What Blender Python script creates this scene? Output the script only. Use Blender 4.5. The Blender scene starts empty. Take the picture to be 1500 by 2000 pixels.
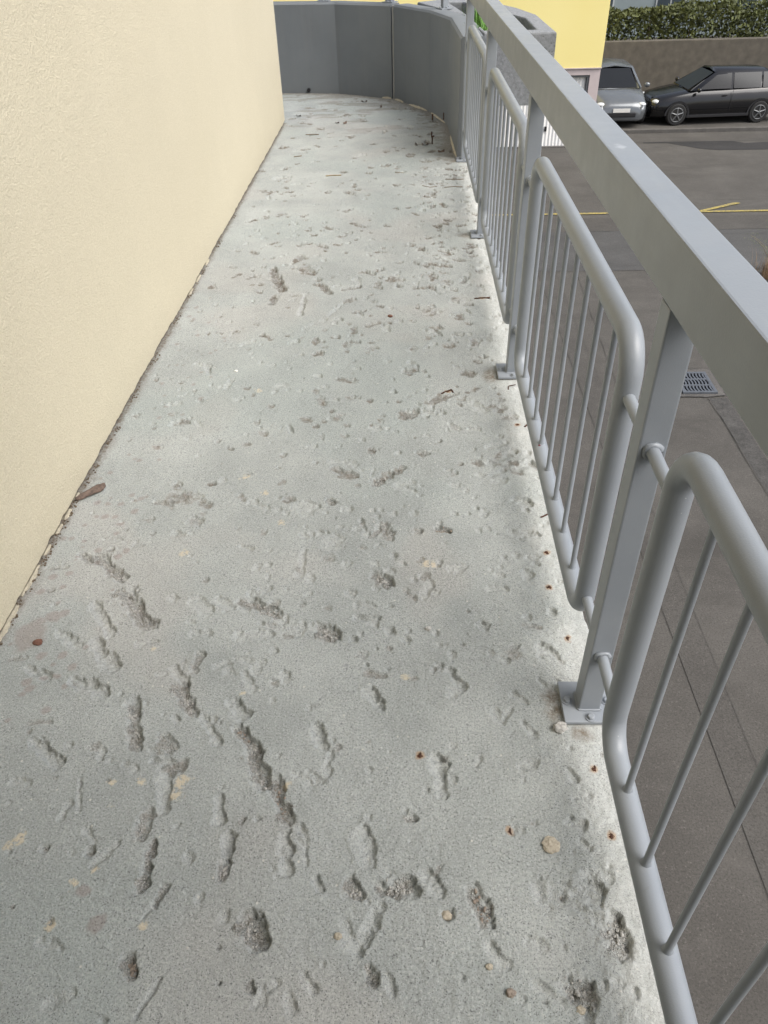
import bpy, bmesh, math, random
import numpy as np
from mathutils import Vector, Matrix, noise as mnoise

# ------------------------------------------------------------------ camera, sky, sun, exposure
scene = bpy.context.scene
EYE = 1.5                       # eye height above the balcony floor (z = 0)
PITCH, YAW, ROLL = 0.6823, -0.0430, -0.0311
fw = Vector((math.sin(YAW) * math.cos(PITCH), math.cos(YAW) * math.cos(PITCH), -math.sin(PITCH)))
rt = Vector((math.cos(YAW), -math.sin(YAW), 0))
up = rt.cross(fw)
rt2 = rt * math.cos(ROLL) + up * math.sin(ROLL)
up2 = -rt * math.sin(ROLL) + up * math.cos(ROLL)
cam_data = bpy.data.cameras.new("camera")
cam = bpy.data.objects.new("camera", cam_data)
scene.collection.objects.link(cam)
cam_data.sensor_fit = 'HORIZONTAL'
cam_data.sensor_width = 36.0
cam_data.lens = 36.0 * 1460.8 / 1500.0
cam_data.clip_start = 0.02
cam_data.clip_end = 600.0
M = Matrix((rt2, up2, -fw)).transposed().to_4x4()
M.translation = Vector((0, 0, EYE))
cam.matrix_world = M
scene.camera = cam

SUN_EL, SUN_AZ = math.radians(52), math.radians(120)     # azimuth from +Y towards +X
world = bpy.data.worlds.new("World")
scene.world = world
world.use_nodes = True
wn, wl = world.node_tree.nodes, world.node_tree.links
wn.clear()
wo = wn.new('ShaderNodeOutputWorld'); wb = wn.new('ShaderNodeBackground')
sky = wn.new('ShaderNodeTexSky'); sky.sky_type = 'NISHITA'; sky.sun_disc = False
sky.sun_elevation = SUN_EL; sky.sun_rotation = SUN_AZ
sky.air_density = 1.0; sky.dust_density = 4.0; sky.ozone_density = 1.0
hs = wn.new('ShaderNodeHueSaturation'); hs.inputs['Saturation'].default_value = 0.60
wl.new(sky.outputs[0], hs.inputs['Color']); wl.new(hs.outputs[0], wb.inputs['Color'])
wb.inputs['Strength'].default_value = 0.13
wl.new(wb.outputs[0], wo.inputs['Surface'])

sun_data = bpy.data.lights.new("sun", 'SUN')
sun_data.energy = 1.5; sun_data.angle = math.radians(48); sun_data.color = (1.0, 0.985, 0.96)
sun = bpy.data.objects.new("sun", sun_data); scene.collection.objects.link(sun)
sdir = Vector((math.sin(SUN_AZ) * math.cos(SUN_EL), math.cos(SUN_AZ) * math.cos(SUN_EL), math.sin(SUN_EL)))
sun.rotation_euler = sdir.to_track_quat('Z', 'Y').to_euler()

vs = scene.view_settings
scene.display_settings.display_device = 'sRGB'
vs.view_transform = 'Standard'; vs.look = 'None'; vs.gamma = 1.0; vs.use_curve_mapping = False
vs.exposure = 0.85
scene.cycles.max_bounces = 4; scene.cycles.diffuse_bounces = 3; scene.cycles.glossy_bounces = 2
scene.cycles.use_denoising = True
scene.cycles.use_adaptive_sampling = False

rng = random.Random(7)
nrng = np.random.RandomState(11)
COL = scene.collection.objects

# ------------------------------------------------------------------ object helpers
def tag(o, label=None, cat=None, group=None, kind=None):
    if label: o['label'] = label
    if cat: o['category'] = cat
    if group: o['group'] = group
    if kind: o['kind'] = kind
    return o

def empty(name, loc=(0, 0, 0), label=None, cat=None, group=None):
    o = bpy.data.objects.new(name, None); COL.link(o); o.location = loc
    o.empty_display_size = 0.1
    return tag(o, label, cat, group)

def link_mesh(name, me, mat, parent=None):
    o = bpy.data.objects.new(name, me); COL.link(o)
    if mat is not None and not me.materials: me.materials.append(mat)
    if parent is not None:
        o.parent = parent
        o.matrix_parent_inverse = Matrix.Translation(-world_loc(parent))
    return o

def world_loc(o):
    l = Vector(o.location)
    if o.parent is not None:
        l = world_loc(o.parent) + o.matrix_parent_inverse.translation + l
    return l

class MB:
    """collects shapes in world space; build() links them as one mesh object"""
    def __init__(self): self.v = []; self.f = []; self.sm = []
    def add(self, verts, faces, smooth=False):
        b = len(self.v); self.v += [tuple(p) for p in verts]
        self.f += [tuple(i + b for i in f) for f in faces]; self.sm += [smooth] * len(faces)
    def box(self, x0, x1, y0, y1, z0, z1, bev=0.0):
        if bev <= 0:
            v = [(x, y, z) for z in (z0, z1) for y in (y0, y1) for x in (x0, x1)]
            self.add(v, [(0, 2, 3, 1), (4, 5, 7, 6), (0, 1, 5, 4), (2, 6, 7, 3), (0, 4, 6, 2), (1, 3, 7, 5)])
            return
        bm = bmesh.new(); bmesh.ops.create_cube(bm, size=1.0)
        for v in bm.verts:
            v.co = Vector((x0 + (v.co.x + .5) * (x1 - x0), y0 + (v.co.y + .5) * (y1 - y0), z0 + (v.co.z + .5) * (z1 - z0)))
        bmesh.ops.bevel(bm, geom=list(bm.edges), offset=bev, segments=2, profile=0.6, affect='EDGES')
        bm.verts.index_update()
        self.add([v.co for v in bm.verts], [[v.index for v in f.verts] for f in bm.faces], False)
        bm.free()
    def prism(self, pts, z0, z1):
        n = len(pts)
        v = [(p[0], p[1], z0) for p in pts] + [(p[0], p[1], z1) for p in pts]
        f = [tuple(range(n - 1, -1, -1)), tuple(range(n, 2 * n))]
        f += [(i, (i + 1) % n, n + (i + 1) % n, n + i) for i in range(n)]
        self.add(v, f)
    def tube(self, path, r, seg=12, caps=True, wob=0.0):
        """sweep a circle along a list of points; r number or list"""
        P = [Vector(p) for p in path]; n = len(P); verts = []; faces = []
        t0 = (P[1] - P[0]).normalized()
        ref = Vector((1, 0, 0)) if abs(t0.x) < 0.9 else Vector((0, 1, 0))
        a = (ref - t0 * ref.dot(t0)).normalized()
        for i in range(n):
            t = (P[min(i + 1, n - 1)] - P[max(i - 1, 0)]).normalized()
            a = (a - t * a.dot(t)).normalized(); b = t.cross(a)
            rr = r[i] if isinstance(r, (list, tuple)) else r
            for k in range(seg):
                th = 2 * math.pi * k / seg
                q = rr * (1 + (rng.uniform(-wob, wob) if wob else 0))
                verts.append(P[i] + (a * math.cos(th) + b * math.sin(th)) * q)
        for i in range(n - 1):
            for k in range(seg):
                faces.append((i * seg + k, i * seg + (k + 1) % seg, (i + 1) * seg + (k + 1) % seg, (i + 1) * seg + k))
        self.add(verts, faces, True)
        if caps:
            self.add(verts[:seg], [tuple(range(seg - 1, -1, -1))]); self.add(verts[-seg:], [tuple(range(seg))])
    def blob(self, c, rx, ry, rz, sub=2, amp=.25, seed=0, freq=1.0, cut=None):
        bm = bmesh.new(); bmesh.ops.create_icosphere(bm, subdivisions=sub, radius=1.0)
        off = Vector((seed * 3.1, seed * 1.7, seed * 5.3))
        vv = []
        for v in bm.verts:
            d = 1 + amp * mnoise.noise(v.co * freq * 1.6 + off) + amp * .5 * mnoise.noise(v.co * freq * 4 + off)
            vv.append((c[0] + v.co.x * rx * d, c[1] + v.co.y * ry * d, c[2] + v.co.z * rz * d))
        bm.verts.index_update()
        self.add(vv, [[v.index for v in f.verts] for f in bm.faces], sub > 2)
        bm.free()
    def mesh(self, name):
        me = bpy.data.meshes.new(name); me.from_pydata(self.v, [], self.f); me.update()
        me.polygons.foreach_set('use_smooth', self.sm); me.update()
        return me
    def build(self, name, mat, parent=None):
        return link_mesh(name, self.mesh(name), mat, parent)

# ------------------------------------------------------------------ material helpers
class NT:
    def __init__(self, name):
        self.m = bpy.data.materials.new(name); self.m.use_nodes = True
        self.t = self.m.node_tree; self.n = self.t.nodes; self.l = self.t.links
        self.n.clear()
        self.out = self.n.new('ShaderNodeOutputMaterial'); self.b = self.n.new('ShaderNodeBsdfPrincipled')
        self.l.new(self.b.outputs[0], self.out.inputs[0])
        self.co = self.n.new('ShaderNodeTexCoord')
    def sock(self, s, v):
        if hasattr(v, 'is_output'): self.l.new(v, s)
        else: s.default_value = v
    def noise(self, scale, detail=4, rough=.55, vec=None, dist=0.0):
        n = self.n.new('ShaderNodeTexNoise'); n.inputs['Scale'].default_value = scale
        n.inputs['Detail'].default_value = detail; n.inputs['Roughness'].default_value = rough
        n.inputs['Distortion'].default_value = dist
        self.l.new(vec or self.co.outputs['Object'], n.inputs['Vector']); return n.outputs['Fac']
    def voro(self, scale, out='Distance', feature='F1', vec=None, rand=1.0):
        n = self.n.new('ShaderNodeTexVoronoi'); n.feature = feature; n.inputs['Scale'].default_value = scale
        n.inputs['Randomness'].default_value = rand
        self.l.new(vec or self.co.outputs['Object'], n.inputs['Vector']); return n.outputs[out]
    def ramp(self, fac, stops, interp='LINEAR'):
        n = self.n.new('ShaderNodeValToRGB'); e = n.color_ramp.elements; n.color_ramp.interpolation = interp
        while len(e) < len(stops): e.new(0.5)
        for k, (p, c) in enumerate(stops):
            e[k].position = p
            e[k].color = (c, c, c, 1) if not isinstance(c, (tuple, list)) else (c[0], c[1], c[2], 1)
        self.l.new(fac, n.inputs[0]); return n.outputs[0]
    def mix(self, fac, a, b, mode='MIX'):
        n = self.n.new('ShaderNodeMix'); n.data_type = 'RGBA'; n.blend_type = mode
        self.sock(n.inputs[0], fac)
        for s, v in ((n.inputs[6], a), (n.inputs[7], b)):
            self.sock(s, v if hasattr(v, 'is_output') else (v[0], v[1], v[2], 1))
        return n.outputs[2]
    def math(self, op, a, b=0.0, clamp=False):
        n = self.n.new('ShaderNodeMath'); n.operation = op; n.use_clamp = clamp
        self.sock(n.inputs[0], a); self.sock(n.inputs[1], b); return n.outputs[0]
    def attr(self, name):
        n = self.n.new('ShaderNodeAttribute'); n.attribute_name = name; return n.outputs['Fac']
    def mapping(self, scale=(1, 1, 1), loc=(0, 0, 0), rot=(0, 0, 0)):
        n = self.n.new('ShaderNodeMapping'); n.inputs['Scale'].default_value = scale
        n.inputs['Location'].default_value = loc; n.inputs['Rotation'].default_value = rot
        self.l.new(self.co.outputs['Object'], n.inputs[0]); return n.outputs[0]
    def bump(self, h, strength, dist, prev=None):
        n = self.n.new('ShaderNodeBump'); n.inputs['Strength'].default_value = strength
        n.inputs['Distance'].default_value = dist; self.l.new(h, n.inputs['Height'])
        if prev is not None: self.l.new(prev, n.inputs['Normal'])
        return n.outputs[0]
    def done(self, color, rough=.8, normal=None, metal=0.0, spec=.5):
        self.sock(self.b.inputs['Base Color'], color if hasattr(color, 'is_output') else (color[0], color[1], color[2], 1))
        self.sock(self.b.inputs['Roughness'], rough)
        self.b.inputs['Metallic'].default_value = metal
        self.b.inputs['Specular IOR Level'].default_value = spec
        if normal is not None: self.l.new(normal, self.b.inputs['Normal'])
        return self.m

def simple(name, col, rough=.6, var=.12, scale=20, bump=0.0, metal=0.0, spec=.5):
    t = NT(name)
    n = t.noise(scale, 5)
    lo = [c * (1 - var) for c in col]; hi = [min(1, c * (1 + var)) for c in col]
    c = t.ramp(n, [(.3, lo), (.7, hi)])
    nm = t.bump(t.noise(scale * 6, 4), .5, bump) if bump > 0 else None
    return t.done(c, rough, nm, metal, spec)

# ------------------------------------------------------------------ materials
def mat_floor():
    t = NT('chipped_concrete')
    def cells(scale, loc):
        n = t.n.new('ShaderNodeTexVoronoi'); n.inputs['Scale'].default_value = scale
        t.l.new(t.mapping(loc=loc), n.inputs['Vector']); return n.outputs['Distance'], n.outputs['Color']
    # cement skin: grey with warm and greenish areas that were measured out over the slab
    c = t.ramp(t.attr('tone'), [(.0, (.258, .279, .268)), (.5, (.366, .387, .371)), (1.0, (.488, .506, .484))])
    c = t.mix(t.math('MULTIPLY', t.attr('warm'), .28), c, (.445, .418, .385))
    c = t.mix(t.math('MULTIPLY', t.attr('green'), .40), c, (.330, .372, .355))
    fine = t.noise(190, 3, .75)
    c = t.mix(t.ramp(fine, [(.30, .50), (.52, 0.0)]), c, (.17, .172, .17))
    c = t.mix(t.ramp(fine, [(.54, 0.0), (.74, .45)]), c, (.62, .615, .59))
    # dark and pale sand grains set in the cement
    gr = t.noise(330, 2, .6, t.mapping(loc=(2, 5, 1)))
    c = t.mix(t.ramp(gr, [(.600, 0.0), (.655, .85)]), c, (.085, .088, .09))
    d2, k2 = cells(85, (3.3, 1.1, 0))
    c = t.mix(t.math('MULTIPLY', t.ramp(d2, [(.16, .60), (.36, 0.0)]), t.ramp(k2, [(.90, 0.0), (.92, 1.0)])), c, (.11, .118, .132))
    c = t.mix(t.math('MULTIPLY', t.ramp(d2, [(.16, .70), (.26, 0.0)]), t.ramp(k2, [(.10, 1.0), (.12, 0.0)])), c, (.58, .56, .51))
    edge_light = t.attr('edge_light')
    # freshly broken cement is paler, bared aggregate mixed brown and grey
    fresh = t.attr('fresh'); exposed = t.attr('exposed')
    rub = t.noise(75, 4, .75)
    c = t.mix(t.math('MULTIPLY', fresh, t.ramp(rub, [(.34, .0), (.66, .62)])), c, (.53, .54, .52))
    d4, k4 = cells(300, (1.7, .2, 0))
    agc = t.ramp(k4, [(.05, (.14, .13, .112)), (.30, (.27, .25, .215)), (.62, (.40, .385, .35)), (.95, (.60, .59, .56))])
    c = t.mix(t.math('MULTIPLY', exposed, t.ramp(rub, [(.36, .10), (.58, .85)])), c, agc)
    c = t.mix(t.math('MULTIPLY', edge_light, t.ramp(rub, [(.3, .25), (.65, .55)])), c, (.60, .60, .575))  # light along the outer edge, painted in as a paler colour
    # brown drips, cream plaster splashes, rust, washed-in dirt plus shade painted along the wall gap
    c = t.mix(t.math('MULTIPLY', t.attr('drops'), .38), c, (.235, .172, .15))
    c = t.mix(t.math('MULTIPLY', t.attr('cream'), t.ramp(rub, [(.44, 0.0), (.52, .85)])), c, (.52, .455, .34))
    ru = t.attr('rust')
    c = t.mix(t.ramp(ru, [(.12, 0.0), (.6, .6)]), c, (.36, .22, .11))
    c = t.mix(t.ramp(t.math('MULTIPLY', ru, fine), [(.36, 0.0), (.42, 1.0)]), c, (.06, .018, .008))
    c = t.mix(t.math('MULTIPLY', t.attr('dirt_shade'), t.ramp(rub, [(.35, .2), (.6, 1.0)])), c, (.16, .13, .098))
    h = t.math('ADD', fine, t.math('MULTIPLY', rub, 1.1))
    nm = t.bump(h, .7, .0036)
    hx = t.math('MULTIPLY', d4, t.math('ADD', exposed, t.math('MULTIPLY', fresh, .45)))
    nm = t.bump(hx, .9, .0055, nm)
    return t.done(c, .92, nm, 0, .2)

def mat_plaster():
    t = NT('cream_render')
    n = t.noise(1.2, 4, .5)
    c = t.ramp(n, [(.3, (.590, .536, .402)), (.7, (.622, .566, .428))])
    c = t.mix(t.ramp(t.noise(230, 4, .6), [(.36, .55), (.50, 0.0)]), c, (.47, .42, .30))
    c = t.mix(t.ramp(t.noise(205, 3, .6, t.mapping(loc=(2, 2, 7))), [(.52, 0.0), (.68, .5)]), c, (.74, .69, .55))
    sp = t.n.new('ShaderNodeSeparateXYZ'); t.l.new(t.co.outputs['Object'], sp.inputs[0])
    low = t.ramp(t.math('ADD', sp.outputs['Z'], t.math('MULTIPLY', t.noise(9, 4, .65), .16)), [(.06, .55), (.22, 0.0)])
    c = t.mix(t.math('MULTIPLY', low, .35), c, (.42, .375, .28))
    c = t.mix(t.ramp(t.noise(2.6, 5, .65, t.mapping(scale=(1, 1, .35))), [(.54, 0.0), (.76, .16)]), c, (.52, .475, .36))
    v = t.mapping(scale=(1, 1, .8))
    h = t.math('ADD', t.noise(210, 3, .6, v, .6), t.math('MULTIPLY', t.noise(55, 2, .5, v), .5))
    nm = t.bump(h, .85, .0052)
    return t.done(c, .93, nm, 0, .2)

def mat_paint():
    t = NT('grey_metal_paint')
    c = t.ramp(t.noise(3.5, 5, .6), [(.3, (.226, .248, .274)), (.7, (.262, .284, .308))])
    c = t.mix(t.ramp(t.noise(26, 6, .7), [(.60, 0.0), (.78, .35)]), c, (.30, .322, .345))
    c = t.mix(t.ramp(t.noise(420, 2, .5), [(.70, 0.0), (.76, .5)]), c, (.22, .22, .21))
    c = t.mix(t.ramp(t.noise(30, 6, .75, t.mapping(loc=(5, 0, 3), scale=(1, 1, .2))), [(.62, 0.0), (.76, .45)]), c, (.19, .185, .17))
    c = t.mix(t.ramp(t.noise(95, 3, .6, t.mapping(loc=(1, 4, 3))), [(.74, 0.0), (.77, .8)]), c, (.52, .54, .55))
    h = t.math('ADD', t.noise(480, 2, .5), t.math('MULTIPLY', t.noise(40, 4, .6), .8))
    nm = t.bump(h, .22, .0012)
    r = t.ramp(t.noise(14, 5, .6), [(.3, .31), (.7, .42)])
    return t.done(c, r, nm, 0, .45)

def mat_rail():
    t = NT('grey_handrail_paint')
    c = t.ramp(t.noise(3.5, 5, .6), [(.3, (.226, .248, .274)), (.7, (.262, .284, .308))])
    st = t.noise(9, 5, .7, t.mapping(scale=(3, .35, 3)))
    c = t.mix(t.ramp(st, [(.52, 0.0), (.75, .30)]), c, (.30, .315, .326))
    c = t.mix(t.ramp(t.noise(420, 2, .5), [(.70, 0.0), (.76, .5)]), c, (.22, .22, .21))
    # one dried splash on the top of the rail
    g = t.n.new('ShaderNodeVectorMath'); g.operation = 'DISTANCE'
    t.l.new(t.mapping(scale=(1, .55, .2)), g.inputs[0]); g.inputs[1].default_value = (.425, .55 * 1.63, .2 * 1.112)
    ring = t.ramp(t.math('ADD', g.outputs['Value'], t.math('MULTIPLY', t.noise(45, 3), .03)), [(.008, .10), (.016, .42), (.021, .30), (.027, 0.0)])
    c = t.mix(ring, c, (.55, .58, .61))
    h = t.math('ADD', t.noise(300, 2, .5), t.math('MULTIPLY', t.noise(25, 4, .6), .8))
    nm = t.bump(h, .2, .0012)
    r = t.ramp(t.noise(14, 5, .6), [(.3, .33), (.7, .48)])
    return t.done(c, r, nm, 0, .45)

def mat_parapet():
    t = NT('grey_painted_concrete')
    c = t.ramp(t.noise(2.0, 5, .6), [(.3, (.160, .175, .188)), (.7, (.190, .205, .216))])
    c = t.mix(t.ramp(t.noise(5, 5, .7, t.mapping(scale=(1, 1, .25))), [(.55, 0.0), (.8, .3)]), c, (.14, .134, .128))
    c = t.mix(t.ramp(t.noise(14, 5, .65, t.mapping(scale=(1, 1, .06))), [(.50, 0.0), (.74, .35)]), c, (.215, .22, .218))
    nm = t.bump(t.noise(130, 4, .6), .4, .002)
    return t.done(c, .75, nm, 0, .3)

def mat_planter():
    t = NT('washed_concrete')
    c = t.ramp(t.noise(45, 6, .75), [(.28, (.15, .155, .16)), (.5, (.235, .245, .255)), (.75, (.32, .33, .34))])
    sel = t.ramp(t.voro(55, 'Color'), [(.72, 0.0), (.76, 1.0)])
    c = t.mix(t.math('MULTIPLY', t.ramp(t.voro(55, 'Distance'), [(.16, .8), (.32, 0.0)]), sel), c, (.09, .088, .085))
    nm = t.bump(t.noise(70, 5, .75), .7, .006)
    return t.done(c, .9, nm, 0, .25)

def mat_asphalt(name, a, b, speck=.20, scale=1.0, grain=60):
    t = NT(name)
    c = t.ramp(t.noise(.9 * scale, 6, .65), [(.28, a), (.72, b)])
    m = [(x + y) * .5 for x, y in zip(a, b)]
    c = t.mix(t.ramp(t.noise(grain, 4, .8), [(.36, .75), (.53, 0.0)]), c, [x * .45 for x in m])
    c = t.mix(t.ramp(t.noise(grain * .8, 3, .7, t.mapping(loc=(4, 4, 4))), [(.58, 0.0), (.74, .7)]), c, [x * 1.9 for x in m])
    c = t.mix(t.ramp(t.noise(5.0, 5, .75), [(.60, 0.0), (.80, .35)]), c, [x * .62 for x in m])
    c = t.mix(t.ramp(t.noise(.55, 6, .7, t.mapping(loc=(3, 8, 0), scale=(.6, 1.5, 1)), .8), [(.50, 0.0), (.68, .55)]), c, [x * .55 for x in m])
    c = t.mix(t.ramp(t.noise(1.7, 5, .7, t.mapping(loc=(9, 2, 0))), [(.56, 0.0), (.72, .35)]), c, [x * 1.45 for x in m])
    sel = t.ramp(t.voro(34, 'Color'), [(.965, 0.0), (.97, 1.0)])
    c = t.mix(t.math('MULTIPLY', t.ramp(t.voro(34, 'Distance'), [(.14, 1.0), (.2, 0.0)]), sel), c, (speck * 2.2, speck * 2.1, speck * 2))
    nm = t.bump(t.noise(grain * 1.2, 4, .7), .6, .008)
    return t.done(c, .9, nm, 0, .3)

FLOOR = mat_floor(); PLASTER = mat_plaster(); PAINT = mat_paint(); RAIL = mat_rail()
PARAPET = mat_parapet(); PLANTER = mat_planter()
SHADEMAT = simple('white_shade_slab', (.60, .59, .56), .9, .05, 3)
SLAB = simple('raw_concrete', (.30, .30, .285), .9, .2, 6, .002)
BASECOAT = simple('dirty_mortar', (.12, .10, .08), .95, .4, 60, .004)
RESIDUE = simple('cream_mortar', (.44, .40, .31), .95, .18, 90, .003)
RUST = simple('rust', (.062, .030, .018), .95, .5, 150, .002)
GAP = simple('red_primer', (.15, .045, .035), .9, .4, 90, .001)
DIRT = simple('brown_dirt', (.115, .085, .055), .97, .45, 120, .004)
SEAL = simple('joint_sealant', (.30, .30, .29), .7, .1, 12)
STONE_C = simple('cream_stone', (.42, .375, .295), .9, .22, 220, .003)
STONE_G = simple('grey_stone', (.42, .41, .385), .9, .25, 150, .003)
STONE_B = simple('brown_stone', (.27, .225, .185), .9, .25, 150, .003)
WOOD = simple('weathered_bark', (.125, .090, .072), .85, .45, 70, .003)
TWIG = simple('dry_twig', (.20, .16, .115), .9, .3, 60)
REDCHIP = simple('red_clay', (.15, .072, .050), .9, .25, 120, .002)
SOIL = simple('planter_soil', (.055, .042, .03), .97, .4, 40, .006)
LEAF = simple('green_blades', (.10, .235, .028), .55, .4, 14)
SHRUBLEAF = simple('grey_green_leaves', (.115, .135, .055), .7, .35, 14)
DRYGRASS = simple('dry_grass', (.27, .18, .10), .85, .35, 14)
HEDGE = simple('hedge_leaves', (.075, .088, .024), .7, .5, 5)
YELLOW = None
def mat_yellow():
    t = NT('yellow_render')
    c = t.ramp(t.noise(.6, 4, .5), [(.3, (.87, .75, .31)), (.7, (.90, .785, .35))])
    c = t.mix(t.ramp(t.noise(70, 4, .6), [(.35, .25), (.6, 0.0)]), c, (.74, .60, .20))
    return t.done(c, .93, t.bump(t.noise(60, 3, .6), .5, .006), 0, .2)
YELLOW = mat_yellow()
PLINTH = simple('pink_grey_plinth', (.50, .43, .42), .9, .08, 3, .002)
DOORW = simple('white_steel_door', (.82, .81, .78), .45, .03, 3)
DARKFRAME = simple('dark_steel_frame', (.13, .135, .14), .5, .1, 9)
BLACKP = simple('black_plastic', (.018, .018, .02), .4, .2, 20)
ASPHALT = mat_asphalt('old_asphalt', (.070, .065, .058), (.108, .101, .091))
ASPHALT_B = mat_asphalt('strip_asphalt', (.068, .063, .057), (.098, .092, .083), .12)
ASPHALT_C = mat_asphalt('pale_asphalt', (.066, .065, .063), (.094, .092, .089), .14)
ASPHALT_D = mat_asphalt('dark_asphalt', (.028, .027, .027), (.045, .043, .042), .08)
SETTS = mat_asphalt('rough_setts', (.045, .043, .040), (.100, .096, .09), .16, 12.0, 45)
CEMENT = mat_asphalt('cement_surround', (.085, .080, .074), (.13, .123, .114), .2, 3.0)
def mat_line():
    t = NT('yellow_road_paint')
    c = t.mix(t.ramp(t.noise(26, 5, .75), [(.40, 0.0), (.58, .85)]), (.42, .33, .07), (.12, .11, .085))
    return t.done(c, .8, t.bump(t.noise(120, 3), .5, .004))
LINE = mat_line()
TAR = simple('tar_seam', (.057, .053, .048), .8, .3, 30)
IRON = simple('galvanised_grate', (.11, .12, .135), .5, .15, 20, 0, .3)
HOLE = simple('drain_pit', (.01, .01, .012), .9, .3, 10)
WALLB = simple('brown_retaining_wall', (.095, .085, .07), .92, .2, 4, .004)
FARWALL = simple('blue_grey_facade', (.21, .25, .26), .85, .08, 1.2)
FARGLASS = simple('far_window_glass', (.05, .065, .075), .15, .1, 2)
FARFRAME = simple('far_window_frame', (.40, .42, .42), .6, .05, 4)
CARK = simple('black_car_paint', (.008, .008, .009), .14, .1, 3, 0, 0, .5)
CARS = simple('grey_car_paint', (.13, .14, .15), .2, .05, 3, 0, .35, .6)
GLASS = simple('dark_car_glass', (.008, .009, .010), .07, .1, 3, 0, 0, .40)
TYRE = simple('tyre_rubber', (.015, .015, .015), .85, .2, 30)
RIMM = simple('alloy_rim', (.16, .165, .17), .4, .1, 9, 0, .6)
LAMP = simple('headlamp_lens', (.55, .57, .58), .12, .05, 9)
REDL = simple('tail_lamp_lens', (.28, .015, .012), .2, .1, 9)
PLATEW = simple('blank_number_plate', (.62, .62, .60), .5, .04, 6)

# ------------------------------------------------------------------ large structure: balcony floor
WALL_X, EDGE_X, STREET_Z = -1.096, 0.472, -4.2
YW_END = 7.385                                  # where the rendered wall turns the corner

_perm = nrng.rand(64, 64)
def vnoise(x, y, s, seed=0):
    """2-D value noise on a lattice of size s (metres)"""
    u = x / s + seed * 7.31; v = y / s + seed * 3.77
    i = np.floor(u).astype(np.int64); j = np.floor(v).astype(np.int64)
    fu = u - i; fv = v - j
    fu = fu * fu * (3 - 2 * fu); fv = fv * fv * (3 - 2 * fv)
    i0, i1, j0, j1 = i % 64, (i + 1) % 64, j % 64, (j + 1) % 64
    a = _perm[i0, j0] * (1 - fu) + _perm[i1, j0] * fu
    b = _perm[i0, j1] * (1 - fu) + _perm[i1, j1] * fu
    return (a * (1 - fv) + b * fv) * 2 - 1
def fbm(x, y, s, octv=3, seed=0):
    r = np.zeros_like(x); a = 1.0
    for o in range(octv):
        r += a * vnoise(x, y, s, seed + o * 1.37); a *= .55; s *= .5
    return r
def sstep(a, b, x):
    t = np.clip((x - a) / (b - a), 0, 1); return t * t * (3 - 2 * t)

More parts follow.
